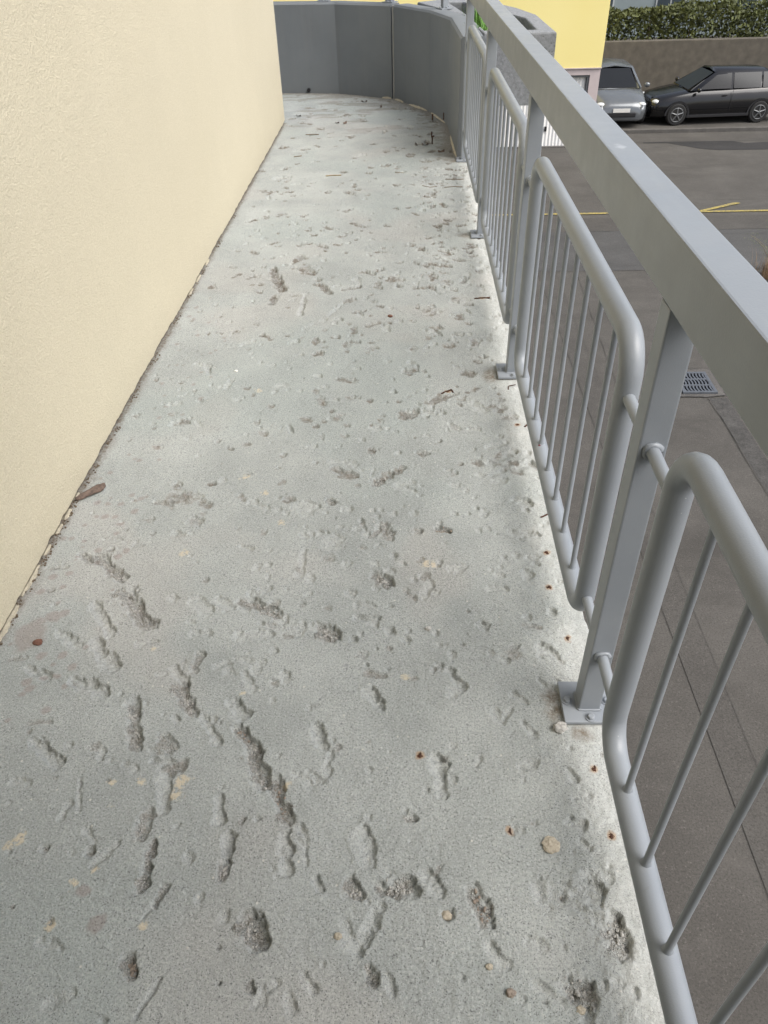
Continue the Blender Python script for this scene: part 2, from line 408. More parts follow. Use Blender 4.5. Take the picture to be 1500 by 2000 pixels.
# chisel marks and break-outs in the floor, in millimetres on the balcony:
# start x, start y, end x, end y, half width, depth class, aggregate bared
PITS = """-993,1650,-958,1618,11,2,1 -933,1636,-836,1543,18,3,1 -939,1720,-898,1717,11,1,0 -1073,1585,-1010,1591,9,1,1 -877,1429,-803,1332,14,2,0 -802,1477,-718,1365,23,3,1 -941,1335,-876,1292,14,2,0 -829,1299,-764,1221,18,3,0
-984,1217,-920,1184,12,2,0 -1038,1243,-1002,1250,9,1,1 -845,1178,-751,1137,17,3,0 -677,1104,-635,985,17,3,1 -593,1072,-593,1072,5,1,0 -578,1012,-554,985,17,2,1 -549,933,-526,933,21,2,1 -546,920,-532,832,15,2,0
-874,997,-802,941,14,3,0 -737,903,-716,828,6,1,0 -888,897,-858,892,10,1,0 -599,1208,-572,1184,14,2,0 -573,1157,-523,1081,18,3,1 -492,1063,-447,1000,13,2,0 -544,1258,-548,1205,12,2,1 -496,1222,-448,1245,9,1,0
-448,1245,-375,1235,9,1,0 -427,1115,-406,1079,19,3,0 -406,1036,-383,1014,13,3,1 -375,1000,-326,894,19,4,1 -302,902,-265,823,17,3,1 -317,1196,-312,1180,13,1,0 -351,1276,-351,1276,11,1,0 -599,1445,-565,1422,19,1,0
-538,1465,-504,1441,19,1,0 -459,1453,-370,1410,24,3,1 -446,1481,-446,1481,17,2,0 -580,1328,-540,1336,14,1,0 -454,1320,-381,1329,16,1,0 -716,1296,-671,1307,8,1,0 -828,1813,-828,1813,13,1,1 -671,1802,-671,1802,25,2,1
-720,1738,-720,1738,19,1,1 -586,1537,-586,1537,13,2,1 -914,1804,-914,1804,8,1,0 -414,853,-405,807,13,2,0 -220,1040,-206,991,14,2,0 -379,772,-376,714,15,3,0 -376,714,-374,692,16,3,1 -261,778,-252,706,13,2,0
-218,774,-212,718,4,1,0 -102,788,-84,724,15,2,0 57,958,72,878,15,2,0 1,821,1,821,15,2,1 -57,674,-2,676,17,3,1 -118,679,-102,660,15,3,1 -190,684,-179,668,12,2,0 -267,689,-267,689,6,1,0
31,699,56,669,13,2,0 -57,639,-77,600,14,2,0 -81,591,-97,558,11,2,0 -126,603,-115,572,11,1,0 -310,602,-289,571,19,4,1 -486,667,-498,635,8,2,1 -498,635,-515,610,3,1,0 -456,729,-456,729,12,1,0
-357,563,-357,563,4,2,1 -562,811,-565,775,14,2,1 -530,751,-533,670,11,3,1 -758,744,-758,744,10,2,1 -663,736,-663,736,11,2,1 -830,735,-830,735,6,1,0 -521,535,-506,512,14,3,1 -456,505,-482,446,4,2,0
-647,465,-610,478,10,1,0 -346,502,-346,502,4,2,1 -289,495,-289,495,11,2,1 -538,439,-538,439,7,2,0 -75,527,-67,508,10,3,1 -47,519,-34,491,9,1,0 126,668,144,615,20,3,1 69,626,69,626,14,2,1
257,670,346,668,23,2,0 291,665,291,665,12,3,1 218,579,239,572,11,1,0 144,564,170,539,10,1,0 378,608,386,572,21,3,1 288,504,309,492,23,3,1 300,468,305,449,9,2,0 -196,513,-176,493,10,1,0
-219,476,-213,460,14,1,0 336,814,361,807,14,2,0 351,776,363,760,11,1,0 330,749,330,749,7,1,0 349,934,357,915,9,1,0 351,693,383,703,20,1,0 350,661,350,661,10,1,0 348,866,384,873,5,1,0
250,939,286,952,11,1,0 -251,2074,-191,2038,19,2,1 -264,2119,-210,2113,18,1,0 -112,2002,-70,2042,19,3,1 -49,2060,-22,2083,14,2,1 -404,1905,-382,1910,12,2,1 -258,1898,-258,1898,20,2,1 -202,1856,-202,1856,18,1,0
-335,1867,-335,1867,33,1,0 -268,1841,-268,1841,11,1,0 -120,1855,-120,1855,13,1,0 -50,1834,-50,1834,13,1,0 13,1834,13,1834,11,1,0 -78,1774,-64,1726,17,2,1 89,1763,120,1749,16,3,1 -132,1731,-132,1731,16,1,0
-324,1732,-324,1732,11,1,0 141,1833,141,1833,11,1,0 183,1833,183,1833,11,1,0 234,1832,234,1832,16,1,0 296,2004,296,2004,22,1,0 152,1983,152,1983,19,1,0 352,1905,379,1881,16,2,0 366,1857,366,1857,11,1,0
312,1743,379,1735,16,2,0 -237,1629,-237,1629,17,1,1 -231,1698,-231,1698,31,1,0 -317,1652,-317,1553,11,1,0 -182,1603,-182,1603,17,1,0 -96,1602,-96,1602,17,1,0 -21,1602,-21,1602,10,1,0 76,1595,76,1595,13,2,0
120,1580,150,1589,16,1,0 -95,1553,-65,1526,19,3,1 -96,1501,-96,1501,10,1,0 -284,1543,-284,1543,16,1,0 -169,1481,-169,1481,16,1,0 71,1489,71,1489,13,1,0 -287,1481,-287,1481,14,1,0 224,1497,267,1501,11,1,0
335,1556,335,1556,19,1,0 314,1637,314,1637,14,1,0 -143,1437,-101,1433,11,1,0 -53,1433,-53,1433,11,1,0 -138,1388,-96,1380,19,2,0 -54,1340,-54,1340,12,2,0 -8,1312,-8,1312,12,2,0 -151,1315,-151,1315,14,2,0
-232,1347,-206,1326,22,3,1 -264,1365,-264,1365,17,1,0 -351,1362,-306,1338,28,1,0 -353,1276,-353,1276,12,1,0 -116,1265,-116,1265,20,1,0 -319,1190,-319,1190,16,1,0 195,1366,195,1366,22,2,0 139,1298,139,1298,7,2,1
109,1260,109,1260,14,1,0 239,1247,239,1247,13,1,0 103,1208,121,1160,13,2,0 -98,1147,-77,1109,16,3,0 338,1292,374,1268,13,2,0 312,1392,312,1392,11,1,0 381,1407,381,1407,17,1,0 249,1141,277,1118,11,1,0
-911,3142,-911,3142,17,2,1 -658,3115,-658,3115,12,2,1 -501,3044,-501,3044,16,2,0 -380,3041,-380,3041,16,2,1 -328,3085,-328,3085,16,2,1 -254,3038,-220,3037,14,2,1 -433,3214,-433,3214,14,1,0 -400,3268,-400,3268,17,1,0
-333,3271,-333,3271,14,1,1 -405,2925,-405,2925,16,2,1 -958,2915,-958,2915,11,1,0 -915,2738,-915,2738,11,1,1 -1041,2710,-1041,2710,17,2,1 -750,2734,-750,2734,11,1,0 -632,2856,-632,2856,10,1,0 -518,2854,-518,2854,10,1,0
-1049,2440,-1049,2440,12,2,1 -968,2380,-968,2380,14,1,0 -843,2397,-843,2397,18,2,1 -809,2274,-809,2274,13,1,0 -292,2458,-292,2458,14,2,1 -533,2495,-533,2495,10,2,1 -671,2552,-671,2552,14,1,0 -288,2708,-219,2685,17,2,1
-442,2162,-442,2162,11,2,1 -449,2085,-449,2085,9,2,1 -545,2053,-545,2053,12,2,1 -235,2286,-235,2286,15,2,1 -662,1996,-662,1996,14,2,1 -784,2000,-784,2000,14,2,1 -764,1924,-711,1915,26,1,1 -680,1902,-663,1888,19,2,1
-827,1903,-782,1892,14,2,1 -905,1909,-905,1909,12,1,0 -522,1895,-460,1873,12,1,0 -938,2518,-899,2525,14,1,0 -554,2342,-554,2342,9,1,0 -991,2488,-991,2488,9,1,1 -726,3919,-642,3616,24,3,1 -663,3540,-661,3455,18,3,1
-552,3883,-509,3839,27,2,1 -469,3755,-469,3755,19,3,1 -441,3687,-396,3582,21,3,1 -513,3573,-514,3344,13,2,0 -272,3754,-272,3754,21,2,0 -327,3618,-251,3654,13,2,1 -312,3468,-375,3318,10,2,0 -172,3475,-172,3475,18,2,1
-260,3348,-203,3369,10,2,1 -191,3202,-135,3222,17,2,1 -328,3271,-328,3271,17,2,0 -97,3728,-44,3739,24,2,1 -54,3647,-54,3647,21,2,0 21,3631,80,3635,13,2,1 124,3640,124,3640,23,2,1 -66,3795,-66,3795,19,1,0
-148,3882,-148,3882,19,2,1 119,3951,213,3911,19,2,1 -155,2972,-155,2972,18,2,1 -16,2780,5,2771,17,2,1 10,2842,10,2842,15,2,0 88,2523,124,2546,20,2,1 140,2553,190,2584,10,2,1 -15,2420,24,2449,21,3,1
53,2448,120,2440,16,2,0 -134,2190,-134,2190,15,2,1 -79,2329,-79,2329,11,1,0 30,2175,48,2169,14,2,1 -42,2170,-42,2170,13,1,0 225,2740,267,2748,21,2,1 320,2885,320,2885,17,2,1 197,2802,197,2802,17,1,0
263,3105,263,3105,21,1,0 344,3043,344,3043,22,1,0 215,3026,215,3026,11,2,1 173,3047,173,3047,11,2,1 273,2459,250,2497,25,1,0 275,2201,341,2232,11,1,0 276,2107,362,2178,16,2,0 232,2108,232,2108,18,2,1
377,2076,407,2106,21,2,0 342,2104,342,2104,12,1,0 301,2004,301,2004,17,1,0 341,1907,372,1894,15,2,0 -943,3452,-943,3452,20,2,1 -700,4098,-700,4098,14,1,0 -797,3808,-797,3808,19,2,1 -768,3705,-768,3705,16,2,1
-505,4090,-505,4090,17,1,0 -973,4189,-973,4189,26,1,1 -400,3725,-400,3725,13,1,0 -352,4455,-352,4455,21,2,1 -632,4700,-632,4700,19,2,1 -806,4787,-806,4787,16,2,1 -561,4430,-561,4430,18,1,1 -808,4807,-808,4807,20,2,1
-446,4504,-446,4504,18,1,0 -211,4336,-211,4336,15,1,0 178,4528,178,4528,24,2,1 72,4560,72,4560,18,1,0 153,4716,153,4716,16,1,0 194,4138,194,4138,23,2,1 259,4135,259,4135,20,1,0 108,4110,108,4110,17,1,1
-467,5472,-467,5472,16,2,1 -768,5208,-768,5208,16,1,1 -940,4716,-940,4716,19,1,0"""
pits = [tuple(float(a) for a in p.split(',')) for p in PITS.split()]
pits = [(p[0] / 1e3, p[1] / 1e3, p[2] / 1e3, p[3] / 1e3, p[4] / 1e3, p[5], p[6]) for p in pits]
R_ = random.Random(5)
def scatter(n, x0, x1, y0, y1, w0, w1, dmax, pe, longp=.3):
    for k in range(n):
        x = R_.uniform(x0, x1); y = R_.uniform(y0, y1); w = R_.uniform(w0, w1)
        l = R_.uniform(.01, .06) if R_.random() < longp else 0
        a = R_.uniform(0, math.pi)
        pits.append((x, y, x + l * math.cos(a), y + l * math.sin(a), w, R_.uniform(.6, dmax), 1 if R_.random() < pe else 0))
scatter(150, .05, .44, 2.0, 5.8, .007, .018, 2.4, .4)        # the strip along the railing is pitted most
scatter(60, .15, .46, 2.0, 5.8, .008, .022, 1.4, .2)
scatter(90, -1.05, .10, 2.2, 5.6, .006, .014, 2.4, .6, .15)
scatter(150, -1.1, .35, 5.2, 8.4, .012, .030, 2.8, .85, .5)
scatter(90, -1.0, .2, 3.6, 5.6, .010, .020, 2.6, .85, .3)
scatter(40, .1, .42, 3.6, 6.0, .012, .026, 2.8, .8, .5)
scatter(45, -.9, .40, .45, 2.2, .004, .010, 1.3, .25, .2)
scatter(45, .20, .46, .45, 2.2, .005, .014, 1.1, .1, .3)
scatter(90, -.75, .25, .9, 2.3, .005, .012, 1.3, .2, .12)
scatter(40, -.55, .05, 1.15, 2.0, .006, .018, 1.5, .3, .4)
scatter(120, -.95, .15, 2.2, 4.6, .007, .015, 2.0, .35, .3)
scatter(40, -.6, .2, 2.3, 3.6, .008, .018, 2.0, .5, .5)
scatter(40, -.8, .3, .45, 1.0, .004, .010, 1.2, .1, .4)
scatter(35, -1.09, -.75, .9, 3.4, .004, .009, 1.6, .6, .2)

xs = np.concatenate([np.linspace(-1.75, -1.14, 14)[:-1], np.arange(-1.14, EDGE_X - .001, .0031), [EDGE_X]])
yl = [-1.6]
while yl[-1] < 9.15:
    y = yl[-1]
    d2 = y * y + EYE * EYE
    yl.append(y + (0.03 if y < .3 else min(.0105, max(.0027, .80 * d2 / (748 * EYE)))))
ys = np.array(yl)
NX, NY = len(xs), len(ys)
GX, GY = np.meshgrid(xs, ys)
H0 = .0016 * fbm(GX, GY, .22, 3, 1) + .0007 * fbm(GX, GY, .03, 3, 4)
rough_edge = sstep(.12, .44, GX)
H0 += rough_edge * .0011 * fbm(GX, GY, .016, 2, 9)
patchy = sstep(.15, .6, fbm(GX, GY, .35, 3, 21))
H0 -= patchy * .0016 * (fbm(GX, GY, .013, 2, 15) * .5 + .5)
PITDIRT = np.zeros_like(GX); Hp = np.zeros_like(GX); EXPO = np.zeros_like(GX); FRESH = np.zeros_like(GX); CRUMB = np.zeros_like(GX)
DEPTH = {0: .0015, 1: .0030, 2: .0062, 3: .0105, 4: .0140}
for k, (x0, y0, x1, y1, w, d, e) in enumerate(pits):
    w = max(w * 1.06, .005 + .0014 * max(0, y0 - 1.5)); m = w * 2.4 + .004
    i0, i1 = np.searchsorted(xs, [min(x0, x1) - m, max(x0, x1) + m]); j0, j1 = np.searchsorted(ys, [min(y0, y1) - m, max(y0, y1) + m])
    if i1 - i0 < 2 or j1 - j0 < 2: continue
    X = GX[j0:j1, i0:i1]; Y = GY[j0:j1, i0:i1]
    wx = X + w * .38 * fbm(X, Y, w * 1.8, 2, k * .61); wy = Y + w * .38 * fbm(X, Y, w * 1.8, 2, k * .61 + 40)
    dx, dy = x1 - x0, y1 - y0; L2 = dx * dx + dy * dy
    t = np.clip(((wx - x0) * dx + (wy - y0) * dy) / L2, 0, 1) if L2 > 1e-9 else np.zeros_like(X)
    cx = x0 + t * dx; cy = y0 + t * dy
    wl_ = w * (1.0 + .38 * vnoise(t * math.sqrt(L2), t * 0 + k, w * 1.3, k * .17))      # the cut widens and narrows
    r = np.sqrt((wx - cx) ** 2 + (wy - cy) ** 2) / wl_
    r = r - .10 + .20 * fbm(X, Y, .012, 2, k * .3 + 3) + .13 * vnoise(X, Y, .0062, k * .3 + 30)
    D = np.interp(d, [0, 1, 2, 3, 4], [.0030, .0068, .0118, .0170, .0205]) * min(1.0, .45 + w / .016)
    side = np.clip((X - cx) / w, -1, 1)                       # struck from the left: deep, steep right flank
    wallp = sstep(-.05, .20, 1 - r)
    side = np.clip(side * .85 + .5 * np.clip((Y - cy) / w, -1, 1), -1, 1)
    prof = wallp * (.62 + .46 * side) + .32 * sstep(.25, .95, 1 - r)
    prof = prof * (.82 + .30 * fbm(X, Y, .014, 2, k * .7 + 8)) + wallp * (.15 if e else .12) * vnoise(X, Y, .0065, k * .9 + 2)
    Hp[j0:j1, i0:i1] = np.minimum(Hp[j0:j1, i0:i1], -D * prof)
    bare = e * sstep(.22, .55, 1 - r + .40 * fbm(X, Y, .02, 2, k * .2)) * min(1.0, .40 + .45 * min(1.0, d / 3) + .16 * max(0, y0 - 2.5))
    EXPO[j0:j1, i0:i1] = np.maximum(EXPO[j0:j1, i0:i1], bare)
    soil = e * wallp * sstep(-.2, .5, fbm(X, Y, .02, 2, k * .37)) * (.22 if y0 < 1.9 else min(.95, .55 + .14 * (y0 - 1.9)))
    PITDIRT[j0:j1, i0:i1] = np.maximum(PITDIRT[j0:j1, i0:i1], soil)
    FRESH[j0:j1, i0:i1] = np.maximum(FRESH[j0:j1, i0:i1], sstep(-.2, .3, 1 - r) * (.65 if not e else .45))
    CRUMB[j0:j1, i0:i1] = np.maximum(CRUMB[j0:j1, i0:i1], (1 - np.abs(np.clip((r - 1.14) / .34, -1, 1))) * .0016 * (vnoise(X, Y, .0062, k) > .2) * min(1, w / .012))
GZ = H0 + Hp + CRUMB

def stamp(arr, lst, soft=.5, warp=.6):
    for k, (x, y, r) in enumerate(lst):
        m = r * 2
        i0, i1 = np.searchsorted(xs, [x - m, x + m]); j0, j1 = np.searchsorted(ys, [y - m, y + m])
        if i1 - i0 < 2 or j1 - j0 < 2: continue
        X = GX[j0:j1, i0:i1]; Y = GY[j0:j1, i0:i1]
        d = np.hypot(X - x, Y - y) / r * (1 + warp * .5 * fbm(X, Y, r * .8, 2, k * 1.3))
        arr[j0:j1, i0:i1] = np.maximum(arr[j0:j1, i0:i1], 1 - sstep(1 - soft, 1 + soft * .2, d))
RUSTA = np.zeros_like(GX); CREAM = np.zeros_like(GX); DROPS = np.zeros_like(GX); DIRT_SHADE = np.zeros_like(GX)
RUSTPTS = [(.022, .968), (.206, .793), (.412, 1.316), (.415, .784), (.408, .937), (.407, 1.65), (.392, 1.505)]
stamp(RUSTA, [(x, y, .013) for x, y in RUSTPTS] + [(.36, 3.494, .02), (.156, 2.596, .014), (.40, 2.35, .015)], .9)
stamp(CREAM, [(-.516, .868, .015), (-.509, .897, .018), (-.598, .898, .010), (-.662, .894, .008), (-.648, .839, .007), (-.689, .595, .013),
              (-.509, .596, .011), (-.67, .675, .009), (-.638, .704, .008), (-.601, 2.622, .016), (-.555, 2.041, .018), (-.476, 1.949, .014),
              (-.676, 1.653, .016), (-.67, 1.279, .008), (-.013, 1.191, .012), (-.815, .763, .014), (-.832, .752, .012), (-.41, 1.141, .007),
              (-.271, .891, .010), (.06, 1.60, .02), (-.40, 1.80, .012)], .35, .9)
DR = [(-1.0 + R_.uniform(-.07, .16), R_.uniform(1.05, 1.95), R_.uniform(.005, .015)) for _ in range(46)]
DR += [(-1.02 + R_.uniform(-.05, .22), R_.uniform(1.9, 3.6), R_.uniform(.005, .013)) for _ in range(40)]
DR += [(-1.02, 1.33, .055), (-.98, 1.395, .022), (-.955, 1.405, .018), (-.965, 1.17, .016), (-.95, 1.15, .014), (-.93, 1.19, .012), (-.646, .66, .014), (-.60, .60, .018)]
stamp(DROPS, DR, .35, .5)
stamp(DIRT_SHADE, [(.345, 1.09, .035), (.345, 1.13, .03), (.35, 1.05, .02), (.40, 1.03, .03), (.335, 2.71, .05), (.335, 2.75, .045), (.33, 4.38, .05), (.34, 5.98, .06)], .95)
def band(pts, wdt):
    global DIRT_SHADE
    for (ax, ay), (bx, by) in zip(pts[:-1], pts[1:]):
        dx, dy = bx - ax, by - ay; L2 = dx * dx + dy * dy
        t = np.clip(((GX - ax) * dx + (GY - ay) * dy) / L2, 0, 1)
        d = np.hypot(GX - ax - t * dx, GY - ay - t * dy)
        DIRT_SHADE = np.maximum(DIRT_SHADE, (1 - sstep(0, wdt, d * (1 + .6 * fbm(GX, GY, .05, 3, 33)))) * .9)
PAR_IN = [(-2.6, 8.80), (-1.29, 8.755), (-.70, 8.66), (-.139, 8.337), (.20, 7.72), (.345, 7.17), (.372, 6.07)]
band(PAR_IN, .16)
streak = sstep(.25, .7, fbm(GX * .35, GY, .10, 3, 50)) * sstep(6.4, 7.6, GY) * .55
DIRT_SHADE = np.maximum(np.maximum(DIRT_SHADE, streak), PITDIRT)
DIRT_SHADE = np.maximum(DIRT_SHADE, (1 - sstep(.0, .035, GX - WALL_X + .012 * fbm(GX, GY, .04, 2, 60))) * .55 * (GY < YW_END))
DIRT_SHADE = np.maximum(DIRT_SHADE, (1 - sstep(.002, .013, GX - WALL_X - .006 * fbm(GX, GY, .03, 3, 66))) * 1.0 * (GY < YW_END))  # shadow gap under the render, painted as a narrow dark strip

# ragged outer edge of the slab, then one more row of points straight down for its side
GX2 = GX.copy(); GX2[:, -1] += .004 * fbm(GX[:, -1], GY[:, -1], .03, 3, 70); GX2[:, -1] -= .006 * (fbm(GX[:, -1], GY[:, -1], .09, 2, 77) > .5)
GZ[:, -1] -= .003
vx = np.concatenate([GX2, GX2[:, -1:] + .001], 1); vy = np.concatenate([GY, GY[:, -1:]], 1)
vz = np.concatenate([GZ, np.full((NY, 1), -.20)], 1)
NC = NX + 1
me = bpy.data.meshes.new('balcony_floor')
me.vertices.add(NC * NY)
me.vertices.foreach_set('co', np.stack([vx, vy, vz], -1).astype(np.float32).ravel())
J, I = np.meshgrid(np.arange(NY - 1), np.arange(NC - 1), indexing='ij')
a = (J * NC + I).ravel()
quads = np.stack([a, a + 1, a + NC + 1, a + NC], 1).astype(np.int32)
me.loops.add(quads.size); me.loops.foreach_set('vertex_index', quads.ravel())
me.polygons.add(len(quads)); me.polygons.foreach_set('loop_start', np.arange(0, quads.size, 4, dtype=np.int32))
me.polygons.foreach_set('loop_total', np.full(len(quads), 4, dtype=np.int32))
sm = np.ones((NY - 1, NC - 1), dtype=bool); sm[:, -1] = False
me.polygons.foreach_set('use_smooth', sm.ravel())
me.update(calc_edges=True)
TONE = np.clip(.34 + .15 * fbm(GX, GY, .16, 4, 81) + .12 * fbm(GX, GY, .9, 2, 83), 0, 1)
TONE = np.clip(TONE + .08 * sstep(.8, 3.0, GY) + .14 * sstep(.05, .42, GX + .06 * fbm(GX, GY, .15, 3, 97)) * (.7 + .5 * fbm(GX, GY, .05, 2, 98)), 0, 1)   # painted light: slab brightens with distance and toward the railing edge
WARM = sstep(.05, .75, fbm(GX, GY, .42, 3, 86)); GREEN = sstep(.05, .8, fbm(GX, GY, .5, 3, 91))
EDGE_LIGHT = sstep(.30, .47, GX + .04 * fbm(GX, GY, .10, 3, 101)) * np.clip(.75 + .25 * fbm(GX, GY, .05, 3, 103), 0, 1)  # bright outer strip: painted light, not a coating on the slab
for nm, arr in (('edge_light', EDGE_LIGHT), ('tone', TONE), ('warm', WARM), ('green', GREEN), ('exposed', EXPO), ('fresh', FRESH), ('rust', RUSTA), ('cream', CREAM), ('drops', DROPS), ('dirt_shade', DIRT_SHADE)):
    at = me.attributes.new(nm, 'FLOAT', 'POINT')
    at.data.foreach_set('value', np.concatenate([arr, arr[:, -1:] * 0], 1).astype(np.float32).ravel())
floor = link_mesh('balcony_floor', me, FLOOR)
tag(floor, 'grey concrete balcony floor pocked with chisel marks', kind='structure')
def floor_z(x, y):
    return float(GZ[min(NY - 1, int(np.searchsorted(ys, y))), min(NX - 1, int(np.searchsorted(xs, x)))])

b = MB(); b.box(-1.75, EDGE_X - .03, -1.6, 9.12, -.20, -.03)
b.build('slab_core', SLAB, floor)

# unseen slab added overhead to keep zenith light off the near floor
b = MB(); b.box(-1.09, .42, -.99, .72, 2.05, 2.25, .01)
shade_slab = b.build('added_shade_slab', SHADEMAT); tag(shade_slab, 'unseen concrete slab added overhead to shade the near floor', kind='structure')

b = MB(); b.box(-4.5, 1.6, -6.0, -1.0, STREET_Z, 9.0, .01)
tag(b.build('added_shade_block', PLASTER), 'unseen cream block added to shade the near end of the balcony', 'building')  # out-of-view block added to hold light off the near floor

# ------------------------------------------------------------------ rendered house wall
wall = empty('house_wall', (-1.5, 3.0, 0), 'cream stippled render wall along the left of the balcony', 'wall')
b = MB(); b.box(-4.5, WALL_X - .014, -1.6, YW_END - .014, STREET_Z, 9.0)
b.build('masonry_core', BASECOAT, wall)
# 14 mm of render with a ragged lower edge
b = MB()
yy = np.concatenate([np.arange(-1.6, .4, .2), np.arange(.4, YW_END - .03, .008), [YW_END]])
prof = []
for y in yy:
    y1 = np.array([y]); o = np.array([0.0])
    zb = .013 + .005 * float(fbm(y1, o, .05, 3, 3)[0]) + .003 * float(fbm(y1, o, .4, 2, 6)[0])
    xo = .0022 * float(fbm(y1, o, .5, 3, 12)[0])
    prof.append((y, max(.004, zb), xo))
V = []; F = []
for (y, zb, xo) in prof:
    V += [(WALL_X - .014, y, zb + .002), (WALL_X - .002 + xo, y, zb), (WALL_X + xo, y, zb + .004), (WALL_X + xo, y, .4), (WALL_X, y, 9.0)]
for i in range(len(prof) - 1):
    for k in range(4): F.append((i * 5 + k, i * 5 + k + 1, (i + 1) * 5 + k + 1, (i + 1) * 5 + k))
n0 = len(V); ly, lz, lx = prof[-1]
V += [(-4.5, YW_END, .012), (-4.5, YW_END, 9.0)]
l = (len(prof) - 1) * 5
F.append((l, l + 1, l + 2, l + 3, l + 4, n0 + 1, n0))
b.add(V, [tuple(reversed(f)) for f in F])
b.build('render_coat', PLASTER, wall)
# cream mortar left on the floor along the foot of the wall
def remnant(y0, y1, wmax, seed):
    b = MB(); n = max(4, int((y1 - y0) / .006)); V = []; F = []
    for i in range(n + 1):
        y = y0 + (y1 - y0) * i / n; s = abs(math.sin(math.pi * i / n)) ** .4
        w = wmax * s * max(.12, .65 + .8 * mnoise.noise(Vector((y * 28, seed, 0))) + .4 * mnoise.noise(Vector((y * 90, seed, 3))))
        h = .006 * s * (.8 + .7 * mnoise.noise(Vector((y * 60, seed, 9))))
        z = floor_z(WALL_X + .01, y)
        V += [(WALL_X - .012, y, z + .001), (WALL_X - .002, y, z + h + .002), (WALL_X + w * .8, y, z + h), (WALL_X + w, y, z - .002)]
    for i in range(n):
        for k in range(3): F.append((i * 4 + k + 4, i * 4 + k + 5, i * 4 + k + 1, i * 4 + k))
    b.add(V, F); return b.build('mortar_remnant', RESIDUE, wall)
for y0, y1, w, s in [(1.30, 1.44, .016, 1), (1.47, 1.60, .009, 2), (1.64, 1.69, .006, 3), (1.735, 1.79, .007, 4), (1.81, 1.865, .013, 5), (1.91, 1.95, .005, 6),
                     (3.57, 3.66, .007, 8), (3.74, 3.84, .008, 9), (3.97, 4.06, .008, 10), (1.17, 1.24, .009, 13)]:
    remnant(y0, y1, w, s)
# dark crumbs caught in the joint
for y0 in (1.12, 1.20, 1.34, 1.48, 1.60, 1.70, 1.80, 1.88, 2.05, 2.3, 2.6, 2.9, 3.3, 3.6, 3.9, 4.3, 4.8):
    b = MB()
    for k in range(22):
        y = y0 + rng.uniform(-.06, .06); x = WALL_X + rng.uniform(-.004, .016); r = rng.uniform(.0015, .004)
        b.blob((x, y, floor_z(x, y) + r * .4), r, r, r * .8, 1, .3, k)
    tag(b.build('mortar_crumbs', DIRT, wall), kind='stuff')

# ------------------------------------------------------------------ concrete parapet round the far end
def offset_line(pts, d):
    P = [Vector((p[0], p[1])) for p in pts]; out = []
    for i, p in enumerate(P):
        ns = []
        if i > 0: e = (p - P[i - 1]).normalized(); ns.append(Vector((-e.y, e.x)))
        if i < len(P) - 1: e = (P[i + 1] - p).normalized(); ns.append(Vector((-e.y, e.x)))
        n = sum(ns, Vector((0, 0))).normalized(); c = n.dot(ns[0]); out.append(p + n * d / c)
    return [(q.x, q.y) for q in out]
PZ, PT = .778, .17
parapet = empty('concrete_parapet', (.1, 8.0, 0), 'grey faceted concrete parapet curving round the far end of the balcony', 'parapet')
def parapet_panel(pts):
    """wall solid over the inner line pts with a small bevel along the top edges"""
    lay = [(0, -.25), (0, PZ - .016), (.016, PZ), (PT - .016, PZ), (PT, PZ - .016), (PT, -.25)]
    rows = [[(x, y, z) for (x, y) in offset_line(pts, d)] for d, z in lay]
    n = len(pts); V = [p for r in rows for p in r]; F = []
    for k in range(len(lay) - 1):
        for i in range(n - 1): F.append((k * n + i, k * n + i + 1, (k + 1) * n + i + 1, (k + 1) * n + i))
    m = len(lay)
    F.append(tuple(k * n for k in range(m))); F.append(tuple(k * n + n - 1 for k in range(m - 1, -1, -1)))
    b = MB(); b.add(V, F); return b.build('parapet_panel', PARAPET, parapet)
JA, JB = (-.152, 8.3445), (-.126, 8.3135)
parapet_panel(PAR_IN[:3] + [JA])
parapet_panel([JB] + PAR_IN[4:])
jn = (Vector(JB) - Vector(JA)).normalized(); jo = Vector((-jn.y, jn.x)); jc = (Vector(JA) + Vector(JB)) / 2
b = MB(); c = jc + jo * .02
b.tube([(c.x, c.y, -.2), (c.x, c.y, .3), (c.x, c.y, PZ - .01)], .0165, 10)
b.build('joint_sealant', SEAL, parapet)
b = MB(); c = jc + jo * .11
b.prism([(c.x - jn.x * .012 - jo.x * .05, c.y - jn.y * .012 - jo.y * .05), (c.x + jn.x * .012 - jo.x * .05, c.y + jn.y * .012 - jo.y * .05),
         (c.x + jn.x * .012 + jo.x * .05, c.y + jn.y * .012 + jo.y * .05), (c.x - jn.x * .012 + jo.x * .05, c.y - jn.y * .012 + jo.y * .05)], -.2, PZ - .02)
b.build('joint_filler', SEAL, parapet)
# drain spout through the foot of the parapet
b = MB(); b.tube([(-1.015, 8.70, .030), (-1.015, 8.735, .028), (-1.015, 8.755, .027)], [.020, .021, .021], 14, False)
b.tube([(-1.015, 8.702, .030), (-1.015, 8.75, .028)], .0165, 14)
b.build('drain_spout', BLACKP, parapet)
